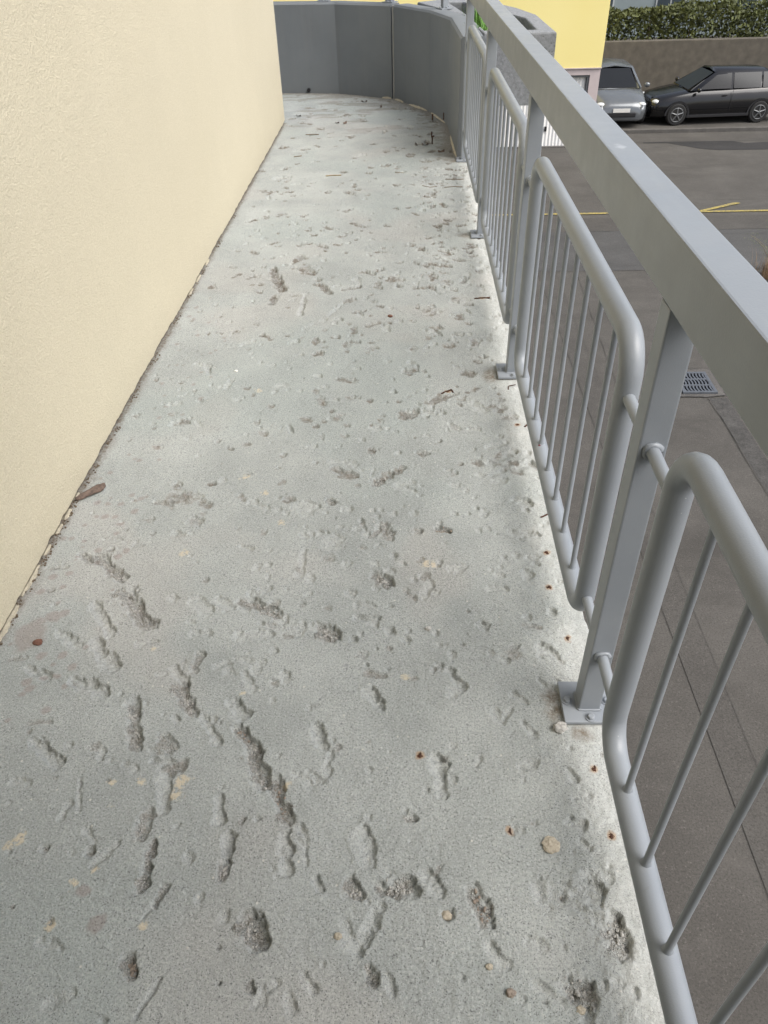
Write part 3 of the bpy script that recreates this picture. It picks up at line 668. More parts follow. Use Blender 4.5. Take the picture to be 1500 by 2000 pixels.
# pale mortar fillet at its foot
for i0, i1, t0, t1 in ((2, 3, .80, .97), (3, 4, .05, .30), (3, 4, .45, .95), (4, 5, .1, .9), (5, 6, .35, .98)):
    A = Vector(PAR_IN[i0]); B = Vector(PAR_IN[i1]); b = MB(); V = []; F = []; n = 26
    e = (B - A).normalized(); inn = Vector((e.y, -e.x))
    for k in range(n + 1):
        p = A.lerp(B, t0 + (t1 - t0) * k / n); s = abs(math.sin(math.pi * k / n)) ** .35
        w = .015 * s * (.9 + .6 * mnoise.noise(Vector((k * .5, i0, t0 * 9)))); h = .016 * s * (.9 + .5 * mnoise.noise(Vector((k * .6, i0 + 5, 0))))
        q = p + inn * w; q0 = p - inn * .004
        V += [(q0.x, q0.y, h), (p.x + inn.x * w * .5, p.y + inn.y * w * .5, h * .75), (q.x, q.y, -.003)]
    for k in range(n):
        for m in range(2): F.append((k * 3 + m, k * 3 + m + 1, k * 3 + m + 4, k * 3 + m + 3))
    b.add(V, F); b.build('mortar_fillet', RESIDUE, parapet)

# ------------------------------------------------------------------ planter hung outside the parapet
planter = empty('concrete_planter', (.8, 7.2, .31), 'washed concrete planter box hung outside the grey parapet', 'planter')
PO = [(.548, 6.27), (1.055, 6.25), (1.055, 7.31), (.96, 7.84), (.80, 8.35), (.45, 8.85), (.10, 8.56), (.464, 7.45)]
PI = [(.565, 6.42), (.935, 6.40), (.940, 7.13), (.857, 7.40), (.70, 8.05), (.52, 8.47), (.387, 8.50), (.50, 7.43)]
TOPZ = .772
bm = bmesh.new()
def rv(pts, z): return [bm.verts.new((x, y, z)) for x, y in pts]
o0, o1, i1, i0 = rv(PO, .31), rv(PO, TOPZ), rv(PI, TOPZ), rv(PI, .55)
n = len(PO)
for k in range(n):
    m = (k + 1) % n
    bm.faces.new((o0[k], o0[m], o1[m], o1[k])); bm.faces.new((o1[k], o1[m], i1[m], i1[k])); bm.faces.new((i1[k], i1[m], i0[m], i0[k]))
bm.faces.new(list(reversed(o0))); bm.faces.new(i0)
ed = [e for e in bm.edges if all(abs(v.co.z - TOPZ) < 1e-4 for v in e.verts) and any(abs(f.normal.z) < .5 for f in e.link_faces)]
bmesh.ops.recalc_face_normals(bm, faces=list(bm.faces))
ed = [e for e in bm.edges if all(abs(v.co.z - TOPZ) < 1e-4 for v in e.verts) and len(e.link_faces) == 2 and abs(e.link_faces[0].normal.dot(e.link_faces[1].normal)) < .5]
bmesh.ops.bevel(bm, geom=ed, offset=.012, segments=2, profile=.5, affect='EDGES')
pm = bpy.data.meshes.new('trough'); bm.to_mesh(pm); bm.free()
link_mesh('trough', pm, PLANTER, planter)
b = MB()
V = [(.70, 7.4, .585)] + [(x + (.70 - x) * .02, y + (7.4 - y) * .02, .565 + .012 * math.sin(k * 2.1)) for k, (x, y) in enumerate(PI)]
b.add(V, [(0, k + 1, (k + 1) % n + 1) for k in range(n)]); b.build('soil', SOIL, planter)

def blade(b, base, ang, lean, h, w, segs=4):
    d = Vector((math.cos(ang), math.sin(ang), 0)); s = Vector((-d.y, d.x, 0)); V = []; F = []
    for k in range(segs + 1):
        t = k / segs; p = Vector(base) + d * lean * t * t + Vector((0, 0, h * t * (1 - .25 * t * lean / max(h, .01))))
        ww = w * (1 - t) ** .6 * (.5 + .5 * min(1, t * 4)); V += [p - s * ww, p + s * ww + Vector((0, 0, .001))]
    for k in range(segs): F.append((2 * k, 2 * k + 1, 2 * k + 3, 2 * k + 2))
    b.add(V, F, True)
lily = empty('leafy_plant', (.64, 6.75, .575), 'tuft of bright green strap leaves growing in the concrete planter', 'plant')
for gx, gy, nb in ((.60, 6.60, 70), (.64, 6.95, 70), (.60, 7.35, 60), (.62, 7.8, 40)):
    b = MB()
    for k in range(nb):
        blade(b, (gx + rng.gauss(0, .035), gy + rng.gauss(0, .07), .57), rng.uniform(0, 6.28), rng.uniform(.03, .16), rng.uniform(.16, .34), rng.uniform(.005, .009))
    b.build('leaf_tuft', LEAF, lily)

# ------------------------------------------------------------------ street level
b = MB(); b.add([(-150, -60, STREET_Z), (200, -60, STREET_Z), (200, 300, STREET_Z), (-150, 300, STREET_Z)], [(0, 1, 2, 3)])
street = b.build('street_asphalt', ASPHALT); tag(street, 'weathered brown grey asphalt yard below the balcony', kind='structure')
def sheet(name, pts, lift, mat, parent=street, kind=None):
    b = MB(); b.add([(x, y, STREET_Z + lift) for x, y in pts], [tuple(range(len(pts)))])
    return b.build(name, mat, parent)
def wobble(ax, ay, bx, by, w, n=40, amp=.012, seed=0):
    A = Vector((ax, ay)); B = Vector((bx, by)); e = (B - A).normalized(); nn = Vector((-e.y, e.x)); L = []; Rr = []
    for k in range(n + 1):
        p = A.lerp(B, k / n) + nn * amp * mnoise.noise(Vector((k * .7, seed * 3.3, 0)))
        ww = w * (.6 + .6 * abs(mnoise.noise(Vector((k * 1.3, seed, 4)))))
        L.append(p + nn * ww); Rr.append(p - nn * ww)
    return L, Rr
def seam(ax, ay, bx, by, w, lift=.012, seed=0):
    L, Rr = wobble(ax, ay, bx, by, w, seed=seed); b = MB(); n = len(L)
    b.add([(p.x, p.y, STREET_Z + lift) for p in L] + [(p.x, p.y, STREET_Z + lift) for p in Rr], [(k, n + k, n + k + 1, k + 1) for k in range(n - 1)])
    return b.build('tar_seam', TAR, street)
sheet('asphalt_patch', [(-10, 14.5), (30, 14.5), (30, 16.75), (-10, 16.75)], .004, ASPHALT_C)
sheet('asphalt_patch', [(-10, 16.75), (30, 16.75), (30, 17.62), (-10, 17.62)], .0045, ASPHALT_B)
sheet('asphalt_patch', [(2.64, -2), (2.93, -2), (2.90, 14.5), (2.55, 14.5)], .0042, ASPHALT_B)
sheet('asphalt_patch', [(7.0, 24.3), (7.7, 24.28), (8.4, 23.6), (8.9, 23.37), (10.4, 23.34), (13, 23.4), (13, 24.5), (9.9, 24.1), (9.6, 24.4), (7.0, 24.42)], .006, ASPHALT_D)
for s, (ax, ay, bx, by, w) in enumerate([(-10, 14.5, 30, 14.45, .010), (-10, 16.75, 30, 16.75, .009), (-10, 17.62, 30, 17.62, .008), (-10, 18.86, 30, 18.82, .006),
                                        (2.64, -2, 2.55, 14.4, .0024), (2.93, -2, 2.90, 14.4, .0024), (3.3, 14.4, 3.1, 9.0, .006), (5.2, 9.5, 5.2, 14.4, .006)]):
    seam(ax, ay, bx, by, w, .010 + .0006 * s, s)
sheet('pavement_strip', [(5.45, 24.35), (40, 24.35), (40, 25.5), (5.45, 25.5)], .005, ASPHALT_B)
b = MB(); b.box(5.45, 40, 25.5, 25.62, STREET_Z - .1, STREET_Z + .11, .015)
kerb = b.build('kerb', CEMENT); tag(kerb, 'pale concrete kerb in front of the parked cars', kind='structure')
# yellow bay markings
sheet('road_marking', [(-8, 17.88), (9.6, 17.90), (9.6, 18.0), (-8, 17.98)], .016, LINE)
sheet('road_marking', [(6.70, 17.99), (6.84, 17.95), (7.86, 18.50), (7.75, 18.57)], .020, LINE)
# gutter of rough setts leading to the drain
n = 60; L, Rr = [], []
b = MB(); V = []; F = []
for k in range(n + 1):
    y = 9.60 - k * .19; xo = .012 * mnoise.noise(Vector((y * 3, 1, 0)))
    V += [(4.38 + .03 * k / n + xo, y, STREET_Z + .006), (4.63 + xo * .6, y, STREET_Z + .0065)]
for k in range(n): F.append((2 * k, 2 * k + 2, 2 * k + 3, 2 * k + 1))
b.add(V, F); b.build('sett_gutter', SETTS, street)
seam(4.37, 9.6, 4.40, -1.5, .008, .017, 21)
drain = empty('drain_grate', (4.3, 10.0, STREET_Z), 'grey metal street drain grate with curved slots below the handrail', 'drain')
sheet('cement_surround', [(3.94, 9.64), (4.30, 9.62), (4.63, 9.66), (4.67, 10.10), (4.66, 10.46), (4.3, 10.49), (3.95, 10.44)], .011, CEMENT, drain)
sheet('pit', [(4.06, 9.74), (4.50, 9.74), (4.50, 10.30), (4.06, 10.30)], .015, HOLE, drain)
b = MB()
for (x0, x1, y0, y1) in ((4.03, 4.53, 9.71, 9.755), (4.03, 4.53, 10.285, 10.33), (4.03, 4.075, 9.755, 10.285), (4.485, 4.53, 9.755, 10.285)):
    b.box(x0, x1, y0, y1, STREET_Z + .005, STREET_Z + .04)
b.build('frame', IRON, drain)
b = MB()
for y in (9.93, 10.11): b.box(4.07, 4.49, y - .018, y + .018, STREET_Z + .012, STREET_Z + .038)
b.build('cross_bar', IRON, drain)
for r, yc in enumerate((9.84, 10.02, 10.20)):
    for k in range(9):
        x = 4.085 + k * .049; b = MB(); V = []; F = []
        for m in range(7):
            t = m / 6; y = yc - .088 + .176 * t; c = .014 * math.sin(t * math.pi) * (1 if r % 2 else -1)
            V += [(x + c - .012, y, STREET_Z + .0365), (x + c + .012, y, STREET_Z + .0365), (x + c - .012, y, STREET_Z + .01), (x + c + .012, y, STREET_Z + .01)]
        for m in range(6):
            q = m * 4; F += [(q, q + 1, q + 5, q + 4), (q + 2, q, q + 4, q + 6), (q + 1, q + 3, q + 7, q + 5)]
        b.add(V, F); b.build('grate_bar', IRON, drain)
for sx, sy, ex, ey, s in ((3.94, 9.64, 4.30, 9.62, 1), (4.30, 9.62, 4.64, 9.66, 2), (4.67, 9.66, 4.66, 10.47, 3), (4.66, 10.48, 3.95, 10.46, 4)):
    L, Rr = wobble(sx, sy, ex, ey, .010, 12, .02, s); b = MB(); n = len(L)
    b.add([(p.x, p.y, STREET_Z + .0185) for p in L] + [(p.x, p.y, STREET_Z + .0185) for p in Rr], [(k, n + k, n + k + 1, k + 1) for k in range(n - 1)])
    b.build('cracked_joint', TAR, drain)

# ------------------------------------------------------------------ yellow building with garage doors
bld = empty('yellow_building', (2, 24, STREET_Z), 'yellow rendered building with white garage doors at street level', 'building')
FY = 24.0; PLZ = STREET_Z + 2.03
doors = [(-3.6, -1.1), (-.6, 1.9), (2.55, 5.04)]; DT = STREET_Z + 1.80
b = MB(); b.box(-8, 5.38, FY, 34, PLZ, 5.0, .01); b.build('upper_wall', YELLOW, bld)
b = MB(); xs_ = [-8] + [v for d in doors for v in (d[0] - .06, d[1] + .06)] + [5.375]
for k in range(0, len(xs_), 2): b.box(xs_[k], xs_[k + 1], FY + .02, 33.9, STREET_Z - .1, PLZ)
for d in doors: b.box(d[0] - .06, d[1] + .06, FY + .021, FY + .5, DT + .06, PLZ)
b.build('plinth_wall', PLINTH, bld)
b = MB(); b.box(-8, 5.39, FY - .02, FY + .02, PLZ - .012, PLZ + .012); b.build('drip_edge', PLINTH, bld)
for d in doors:
    fr = MB(); y0, y1 = FY + .06, FY + .13
    fr.box(d[0] - .06, d[0], y0, y1, STREET_Z, DT + .06); fr.box(d[1], d[1] + .06, y0, y1, STREET_Z, DT + .06); fr.box(d[0], d[1], y0, y1, DT, DT + .06)
    V = []; F = []; n = int((d[1] - d[0]) / .05)
    for k in range(n + 1):
        x = d[0] + .005 + (d[1] - d[0] - .01) * k / n; yb = FY + .14 + (.022 if k % 2 else 0)
        V += [(x, yb, STREET_Z + .02), (x, yb, DT)]
    for k in range(n): F.append((2 * k, 2 * k + 2, 2 * k + 3, 2 * k + 1))
    b = MB(); b.add(V, F); dr = b.build('garage_door', DOORW, bld)
    fr.build('door_frame', DARKFRAME, dr)
    h = MB(); hx = 4.03 if d[1] > 5 else (d[0] + d[1]) / 2 + .1
    h.box(hx - .03, hx + .03, FY + .10, FY + .14, STREET_Z + .42, STREET_Z + .55, .008); h.build('handle', BLACKP, dr)
    s = MB(); s.box(d[0], d[1], FY - .01, FY + .14, STREET_Z - .02, STREET_Z + .025, .004); s.build('threshold', CEMENT, dr)

# ------------------------------------------------------------------ what stands beyond the yard: wall, hedge, far house
b = MB(); b.box(5.6, 40, 32.0, 32.35, STREET_Z - .2, STREET_Z + 1.62, .02)
tag(b.build('retaining_wall', WALLB), 'brownish grey retaining wall behind the parked cars', 'wall')
def leaf_mass(name, x0, x1, y0, y1, z0, z1, n, size, mat, parent=None, seed=1):
    r = np.random.RandomState(seed)
    P = np.stack([r.uniform(x0, x1, n), r.uniform(y0, y1, n), z0 + (z1 - z0) * r.uniform(0, 1, n) ** .7], 1)
    lump = fbm(P[:, 0], P[:, 1] + 3, .9, 3, seed); P[:, 2] = np.minimum(P[:, 2], z1 - .25 + .25 * lump)
    P[:, 1] += .25 * fbm(P[:, 0], P[:, 2], .6, 2, seed + 3)
    A = r.normal(size=(n, 3)); A /= np.linalg.norm(A, axis=1)[:, None]
    B = np.cross(A, r.normal(size=(n, 3))); B /= np.linalg.norm(B, axis=1)[:, None]
    s = size * r.uniform(.6, 1.4, n)[:, None]
    V = np.stack([P - A * s, P + B * s * .45, P + A * s, P - B * s * .45], 1).reshape(-1, 3)
    m = bpy.data.meshes.new(name); m.from_pydata(V.tolist(), [], (np.arange(n * 4).reshape(n, 4)).tolist()); m.update()
    return link_mesh(name, m, mat, parent)
hedge = empty('hedge', (14, 33, STREET_Z), 'dense olive green hedge above the retaining wall', 'hedge')
leaf_mass('hedge_foliage', 5.5, 30, 32.5, 33.9, STREET_Z + 1.2, STREET_Z + 2.75, 26000, .085, HEDGE, hedge, 4)
for k in range(16):
    b = MB(); b.tube([(6 + k * 1.5, 33.2, STREET_Z + .2), (6.05 + k * 1.5, 33.2, STREET_Z + 1.2), (6 + k * 1.5, 33.2, STREET_Z + 2.1)], [.05, .04, .02], 6)
    b.build('hedge_stem', TWIG, hedge)
far = empty('far_house', (20, 46, STREET_Z), 'blue grey house front behind the hedge at the top right', 'building')
b = MB(); b.box(6.0, 44, 46, 54, STREET_Z, 6.5); b.build('wall', FARWALL, far)
for fx in range(8):
    for fz in (STREET_Z + 1.0, STREET_Z + 4.0):
        x = 9 + fx * 3.6
        w = MB(); w.box(x, x + 1.5, 45.93, 46.01, fz, fz + 1.4); wo_ = w.build('window', FARFRAME, far)
        g = MB(); g.box(x + .08, x + .71, 45.91, 45.935, fz + .08, fz + 1.32); g.box(x + .79, x + 1.42, 45.91, 45.935, fz + .08, fz + 1.32); g.build('pane', FARGLASS, wo_)

# ------------------------------------------------------------------ parked cars
def car(name, label, loc, rot, paint, L=4.25, tail=False):
    root = empty(name, (0, 0, 0), label, 'car')
    def ring(hw, zt, z0=.22): return [(hw * .86, z0), (hw * .97, z0 + .06), (hw, .48), (hw * .985, .66), (hw * .93, zt - .05), (hw * .86, zt), (hw * .45, zt + .025)]
    st = [(-L / 2, .60, .56), (-L / 2 + .06, .72, .66), (-L / 2 + .25, .80, .76), (-1.35, .86, .86), (-.75, .875, .95), (0, .88, .96), (.8, .88, .98), (1.5, .87, 1.0), (L / 2 - .2, .83, 1.0), (L / 2 - .05, .76, .97), (L / 2, .66, .86)]
    V = []; F = []; per = 14
    for x, hw, zt in st:
        r = ring(hw, zt); full = [(x, y, z) for y, z in r] + [(x, -y, z) for y, z in reversed(r)]
        V += full
    for i in range(len(st) - 1):
        for k in range(per): F.append((i * per + k, (i + 1) * per + k, (i + 1) * per + (k + 1) % per, i * per + (k + 1) % per))
    F.append(tuple(range(per))); F.append(tuple(range(len(V) - 1, len(V) - per - 1, -1)))
    b = MB(); b.add(V, F, True); body = b.build('body', paint, root)
    # cabin: base outline to roof outline
    base = [(-1.02, .70), (-.95, .78), (1.75, .76), (1.98, .60)]; roof = [(-.22, .52), (-.15, .58), (1.35, .56), (1.62, .44)]
    zr = [1.40, 1.43, 1.41, 1.34]; zb = [.94, .955, .99, .99]; V = []; F = []
    for (bx, by), (rx, ry), z0, z1 in zip(base, roof, zb, zr): V += [(bx, by, z0), (rx, ry, z1), (rx, 0, z1 + .05), (rx, -ry, z1), (bx, -by, z0)]
    for i in range(3):
        for k in range(4): F.append((i * 5 + k, (i + 1) * 5 + k, (i + 1) * 5 + k + 1, i * 5 + k + 1))
    F += [(4, 3, 2, 1, 0), (15, 16, 17, 18, 19)]
    b = MB(); b.add(V, F, True); b.build('cabin', paint, root)
    def side(s, x0b, x1b, x0t, x1t, name='side_window'):
        def P(x, t):
            yb = .775; yt = .575; z = .985 + t * .40
            return (x, s * (yb + (yt - yb) * (.02 + t * .93) + .012), z)
        b = MB(); b.add([P(x0b, 0), P(x1b, 0), P(x1t, 1), P(x0t, 1)], [(0, 1, 2, 3)]); b.build(name, GLASS, root)
    for s in (-1, 1):
        side(s, -.72, .28, -.12, .28); side(s, .36, 1.22, .36, 1.22); side(s, 1.28, 1.66, 1.28, 1.42)
    b = MB(); b.add([(-1.005, -.62, .97), (-1.005, .62, .97), (-.27, .48, 1.395), (-.27, -.48, 1.395)], [(0, 1, 2, 3)]); b.build('windscreen', GLASS, root)
    b = MB(); b.add([(1.975, -.52, 1.03), (1.975, .52, 1.03), (1.665, .42, 1.33), (1.665, -.42, 1.33)], [(3, 2, 1, 0)]); b.build('rear_window', GLASS, root)
    for sx in (-1.32, 1.30):
        for s in (-1, 1):
            t = MB(); t.tube([(sx, s * .70, .31), (sx, s * .72, .31), (sx, s * .87, .31), (sx, s * .89, .31)], [.27, .31, .31, .28], 24)
            w = t.build('wheel', TYRE, root)
            r = MB(); n = 24; rp = [(sx + .195 * math.cos(2 * math.pi * q / n), s * .888, .31 + .195 * math.sin(2 * math.pi * q / n)) for q in range(n + 1)]
            r.tube(rp, .016, 6, False)
            for q in range(5):
                a = 2 * math.pi * q / 5 + .3
                r.tube([(sx, s * .893, .31), (sx + .1 * math.cos(a), s * .893, .31 + .1 * math.sin(a)), (sx + .19 * math.cos(a), s * .889, .31 + .19 * math.sin(a))], [.034, .024, .022], 6)
            rim = r.build('rim', RIMM, w)
            a = MB(); V = []; F = []; n = 20
            for k in range(n + 1):
                th = math.pi * k / n; V += [(sx + .335 * math.cos(th), s * .880, .30 + .345 * math.sin(th)), (sx + .39 * math.cos(th), s * .884, .30 + .40 * math.sin(th))]
            for k in range(n): F.append((2 * k, 2 * k + 1, 2 * k + 3, 2 * k + 2))
            a.add(V, F); a.build('wheel_arch', BLACKP, body)
    for s in (-1, 1):
        b = MB(); b.blob((-L / 2 + .16, s * .63, .66), .13, .13, .065, 3, .02, 1); b.build('headlight', LAMP, root)
        b = MB(); b.blob((L / 2 - .08, s * .66, .80), .07, .10, .12, 3, .02, 2); b.build('tail_light', REDL, root)
        b = MB(); b.blob((-.80, s * .97, 1.0), .06, .10, .07, 3, .03, 3); b.build('mirror', paint, root)
        b = MB(); b.box(.02, .16, s * .885 - .012, s * .885 + .012, .80, .83, .006); b.build('door_handle', paint, body)
        b = MB(); b.box(.318, .326, s * .884 - .004, s * .884 + .004, .40, .95); b.build('door_gap', BLACKP, body)
        b = MB(); b.box(-1.0, .98, s * .868 - .012, s * .868 + .012, .22, .30, .006); b.build('sill', BLACKP, body)
    b = MB(); b.box(-L / 2 - .03, -L / 2 + .05, -.46, .46, .34, .46, .02); b.build('grille', BLACKP, root)
    b = MB(); b.box(-L / 2 - .045, -L / 2 - .03, -.26, .26, .47, .58, .004); b.build('number_plate', PLATEW, root)
    root.location = loc; root.rotation_euler = (0, 0, rot)
    return root
car('parked_car', 'black car parked side on behind the kerb', (9.75, 27.4, STREET_Z), math.radians(4), CARK)
car('parked_car', 'light grey car parked nose towards the kerb beside the black car', (6.75, 28.3, STREET_Z), math.radians(88), CARS)

# shrub and dry grass at the right edge of the yard
shrub = empty('shrub', (6.97, 14.05, STREET_Z), 'sparse shrub with dry straw grass at its foot at the right edge', 'shrub')
for k in range(9):
    b = MB(); a = rng.uniform(1.8, 4.4); p = Vector((6.97 + rng.uniform(-.08, .1), 14.05 + rng.uniform(-.15, .1), STREET_Z)); path = [p]; d = Vector((math.cos(a) * .45, math.sin(a) * .3, 1))
    for m in range(7): d = (d + Vector((rng.uniform(-.3, .2), rng.uniform(-.25, .25), -.02))).normalized(); path.append(path[-1] + d * .15)
    b.tube(path, [.008 * (1 - .1 * m) for m in range(8)], 6); br = b.build('branch', TWIG, shrub)
    lf = MB()
    for m in range(110):
        q = path[rng.randint(2, 7)] + Vector((rng.gauss(0, .05), rng.gauss(0, .05), rng.gauss(0, .05)))
        u = Vector((rng.gauss(0, 1), rng.gauss(0, 1), rng.gauss(0, 1) + .6)).normalized(); w = u.orthogonal().normalized(); s = rng.uniform(.012, .028)
        lf.add([q - w * s * .25, q + u * s * .5, q + w * s * .25, q - u * s * .5], [(0, 1, 2, 3)])
    lf.build('leaves', SHRUBLEAF, br)
b = MB()
for k in range(420): blade(b, (6.97 + rng.gauss(0, .14), 14.0 + rng.gauss(0, .2), STREET_Z), rng.uniform(0, 6.28), rng.uniform(.03, .22), rng.uniform(.15, .5), rng.uniform(.003, .006))
b.build('dry_grass', DRYGRASS, shrub)

# ------------------------------------------------------------------ balcony railing
XL, PW = .398, .050
XC = XL + PW / 2
YP = [-.548, 1.085, 2.719, 4.353, 5.976]       # near faces of the posts
ZB, ZT = 1.0104, 1.1125
railing = empty('balcony_railing', (XC, 2.7, 0), 'grey painted steel railing with square handrail and barred panels', 'railing')
b = MB(); b.box(XL, .462, -1.2, 6.10, ZB, ZT, .004); b.build('handrail', RAIL, railing)

def hexbolt(b, x, y, z):
    b.tube([(x, y, z), (x, y, z + .0025)], .0125, 18)
    b.tube([(x, y, z + .0025), (x, y, z + .009), (x, y, z + .0095)], [.0088, .0088, .006], 6)
for k, y in enumerate(YP):
    p = MB(); p.box(XL, XL + PW, y, y + PW, .0125, ZB - .0005, .0035)
    # fillet weld where the post meets its plate
    for (ax, ay, bx, by) in ((XL, y, XL + PW, y), (XL, y + PW, XL + PW, y + PW), (XL, y, XL, y + PW), (XL + PW, y, XL + PW, y + PW)):
        p.tube([(ax + (bx - ax) * t / 6, ay + (by - ay) * t / 6, .0135) for t in range(7)], .0038, 6, True, .22)
    post = p.build('post', PAINT, railing)
    c = y + PW / 2
    b = MB(); b.box(XC - .0615, XC + .0615, c - .059, c + .059, .0035, .0128, .002); b.build('base_plate', PAINT, post)
    b = MB(); b.box(XC - .055, XC + .047, c - .052, c + .053, -.012, .0034); b.build('packing', GAP if k == 2 else DIRT, post)
    for bx, by in ((XC - .048, c + .001), (XC, c - .047), (XC + .046, c), (XC, c + .047)):
        b = MB(); hexbolt(b, bx, by, .0128); b.build('bolt', PAINT, post)

TR, ZLO, ZHI, BR_ = .0242, .130, .855, .075
def arc_path(y0, y1):
    pts = []
    for cy, cz, a0 in ((y1 - BR_, ZHI - BR_, 0), (y0 + BR_, ZHI - BR_, 90), (y0 + BR_, ZLO + BR_, 180), (y1 - BR_, ZLO + BR_, 270)):
        for s in range(9):
            a = math.radians(a0 + 90 * s / 8); pts.append((XC, cy + BR_ * math.cos(a), cz + BR_ * math.sin(a)))
    return pts + [pts[0]]
def closed_tube(path, r, seg):
    n = len(path) - 1; b = MB(); V = []; F = []
    for i in range(n):
        P = Vector(path[i]); t = (Vector(path[(i + 1) % n]) - Vector(path[(i - 1) % n])).normalized(); x = Vector((1, 0, 0)); q = t.cross(x)
        for k in range(seg):
            th = 2 * math.pi * k / seg; V.append(P + (x * math.cos(th) + q * math.sin(th)) * r)
    for i in range(n):
        for k in range(seg): F.append((i * seg + k, i * seg + (k + 1) % seg, ((i + 1) % n) * seg + (k + 1) % seg, ((i + 1) % n) * seg + k))
    b.add(V, F, True); return b
for k in range(len(YP) - 1):
    ya, yb = YP[k] + PW / 2, YP[k + 1] + PW / 2
    y0, y1 = ya + .172, yb - .168
    fr = closed_tube(arc_path(y0, y1), TR, 32).build('panel_frame', PAINT, railing)
    nb = 8
    for i in range(nb):
        y = y0 + (y1 - y0) * (i + 1) / (nb + 1); b = MB()
        b.tube([(XC, y, ZLO + .016), (XC, y, ZLO + .0245), (XC, y, ZLO + .030), (XC, y, .5), (XC, y, ZHI - .030), (XC, y, ZHI - .0245), (XC, y, ZHI - .016)], [.0105, .0098, .0070, .0070, .0070, .0098, .0105], 14)
        b.build('baluster', PAINT, fr)
    for z in (.205, .752):
        for (yA, yB) in ((YP[k] + PW - .001, y0 - .012), (y1 + .012, YP[k + 1] + .001)):
            b = MB(); b.tube([(XC, yA, z), (XC, yB, z)], .0122, 18)
            wy = yA + .003 if yA == YP[k] + PW - .001 else yB - .003
            n = 14
            ringp = [(XC + .0135 * math.cos(2 * math.pi * q / n), wy, z + .0135 * math.sin(2 * math.pi * q / n)) for q in range(n + 1)]
            b.tube(ringp, .0052, 7, False, .42)
            b.build('bracket_stub', PAINT, fr)
    if k == 1:
        ch = MB(); yb_ = y0 + (y1 - y0) * 5 / (nb + 1)
        for q in range(4): ch.blob((XC - .008 + q * .003, yb_ - .012 - .002 * (q % 2), ZLO + .0235 - .001 * q), .0035, .004, .0018, 1, .3, q)
        ch.build('red_primer_chip', simple('bare_red_primer', (.13, .012, .014), .6, .3, 200), fr)

# the rail goes on over the parapet, on short posts
par_rail = empty('parapet_rail', (.3, 7.8, PZ), 'low grey handrail on short square posts standing on the parapet', 'railing')
mid = offset_line([(x, y) for x, y in PAR_IN], .075)
b = MB(); lowl = offset_line(PAR_IN, .043); upl = offset_line(PAR_IN, .107); n = len(PAR_IN)
V = [(x, y, ZB) for x, y in lowl[:-1] + [(lowl[-1][0], 6.12)]] + [(x, y, ZB) for x, y in upl[:-1] + [(upl[-1][0], 6.12)]]
V += [(x, y, ZT) for x, y, z in V]
F = []
for i in range(n - 1): F += [(i, i + 1, 2 * n + i + 1, 2 * n + i), (n + i, 3 * n + i, 3 * n + i + 1, n + i + 1), (2 * n + i, 2 * n + i + 1, 3 * n + i + 1, 3 * n + i), (i, n + i, n + i + 1, i + 1)]
F += [(n - 1, 2 * n - 1, 4 * n - 1, 3 * n - 1), (0, 2 * n, 3 * n, n)]
b.add(V, F); b.build('handrail', RAIL, par_rail)
def short_post(x, y, ang):
    c, s = math.cos(ang), math.sin(ang)
    def sq(h): return [(x + c * u - s * v, y + s * u + c * v) for u, v in ((-h, -h), (h, -h), (h, h), (-h, h))]
    p = MB(); p.prism(sq(.025), PZ + .011, ZB - .001); po = p.build('short_post', PAINT, par_rail)
    q = MB(); q.prism(sq(.056), PZ + .001, PZ + .0105); q.build('base_plate', PAINT, po)
    for u, v in ((-.042, 0), (0, -.042), (.042, 0)):
        h = MB(); hexbolt(h, x + c * u - s * v, y + s * u + c * v, PZ + .0105); h.build('bolt', PAINT, po)
short_post(.327, 7.83, math.radians(-64 + 90)); short_post(-.16, 8.50, math.radians(-30)); short_post(-.81, 8.78, math.radians(-8)); short_post(-1.7, 8.86, 0)

# ------------------------------------------------------------------ things lying on or set in the floor
def on_floor(x, y): return floor_z(x, y)
# rusty ends of tie wire
for k, (x, y) in enumerate(RUSTPTS):
    b = MB(); z = on_floor(x, y)
    for q in range(5):
        r = rng.uniform(.0016, .0032); b.blob((x + rng.uniform(-.005, .005), y + rng.uniform(-.006, .006), z), r, r * rng.uniform(1, 2), r * .8, 1, .35, k * 5 + q)
    b.build('rusty_wire_stub', RUST, floor)
def rod(name, pts, r, mat, label=None, cat=None, rib=False, parent=None):
    P = []
    for i in range(len(pts) - 1):
        for t in range(8): P.append(Vector(pts[i]).lerp(Vector(pts[i + 1]), t / 8))
    P.append(Vector(pts[-1]))
    P = [Vector((p.x + .0015 * mnoise.noise(p * 40), p.y + .003 * mnoise.noise(p * 40 + Vector((3, 0, 0))), p.z)) for p in P]
    b = MB(); rr = [r * (1.25 if (rib and i % 2) else 1.0) * (.85 + .3 * abs(mnoise.noise(p * 90))) for i, p in enumerate(P)]
    b.tube(P, rr, 7); o = b.build(name, mat, parent)
    if label: tag(o, label, cat)
    return o
def fl(x, y, h=0.0): return (x, y, on_floor(x, y) + h)
rod('bared_rebar', [fl(.322, 3.489, .001), fl(.398, 3.499, .001)], .0045, RUST, rib=True, parent=floor)
rod('bared_rebar', [fl(.130, 2.585, .002), fl(.170, 2.606, .003), fl(.176, 2.59, .001)], .0035, RUST, parent=floor)
rod('bared_rebar', [fl(.425, 2.335, .002), fl(.452, 2.36, .003)], .0035, RUST, parent=floor)
rod('bared_rebar', [fl(.412, 1.815, .001), fl(.440, 1.83, .003)], .003, RUST, parent=floor)
rod('wire_end', [fl(.199, 6.735, .001), fl(.199, 6.735, .045)], .006, RUST, parent=floor)
rod('wire_end', [fl(.197, 6.50, .001), fl(.197, 6.51, .060), fl(.212, 6.515, .062)], .006, RUST, parent=floor)
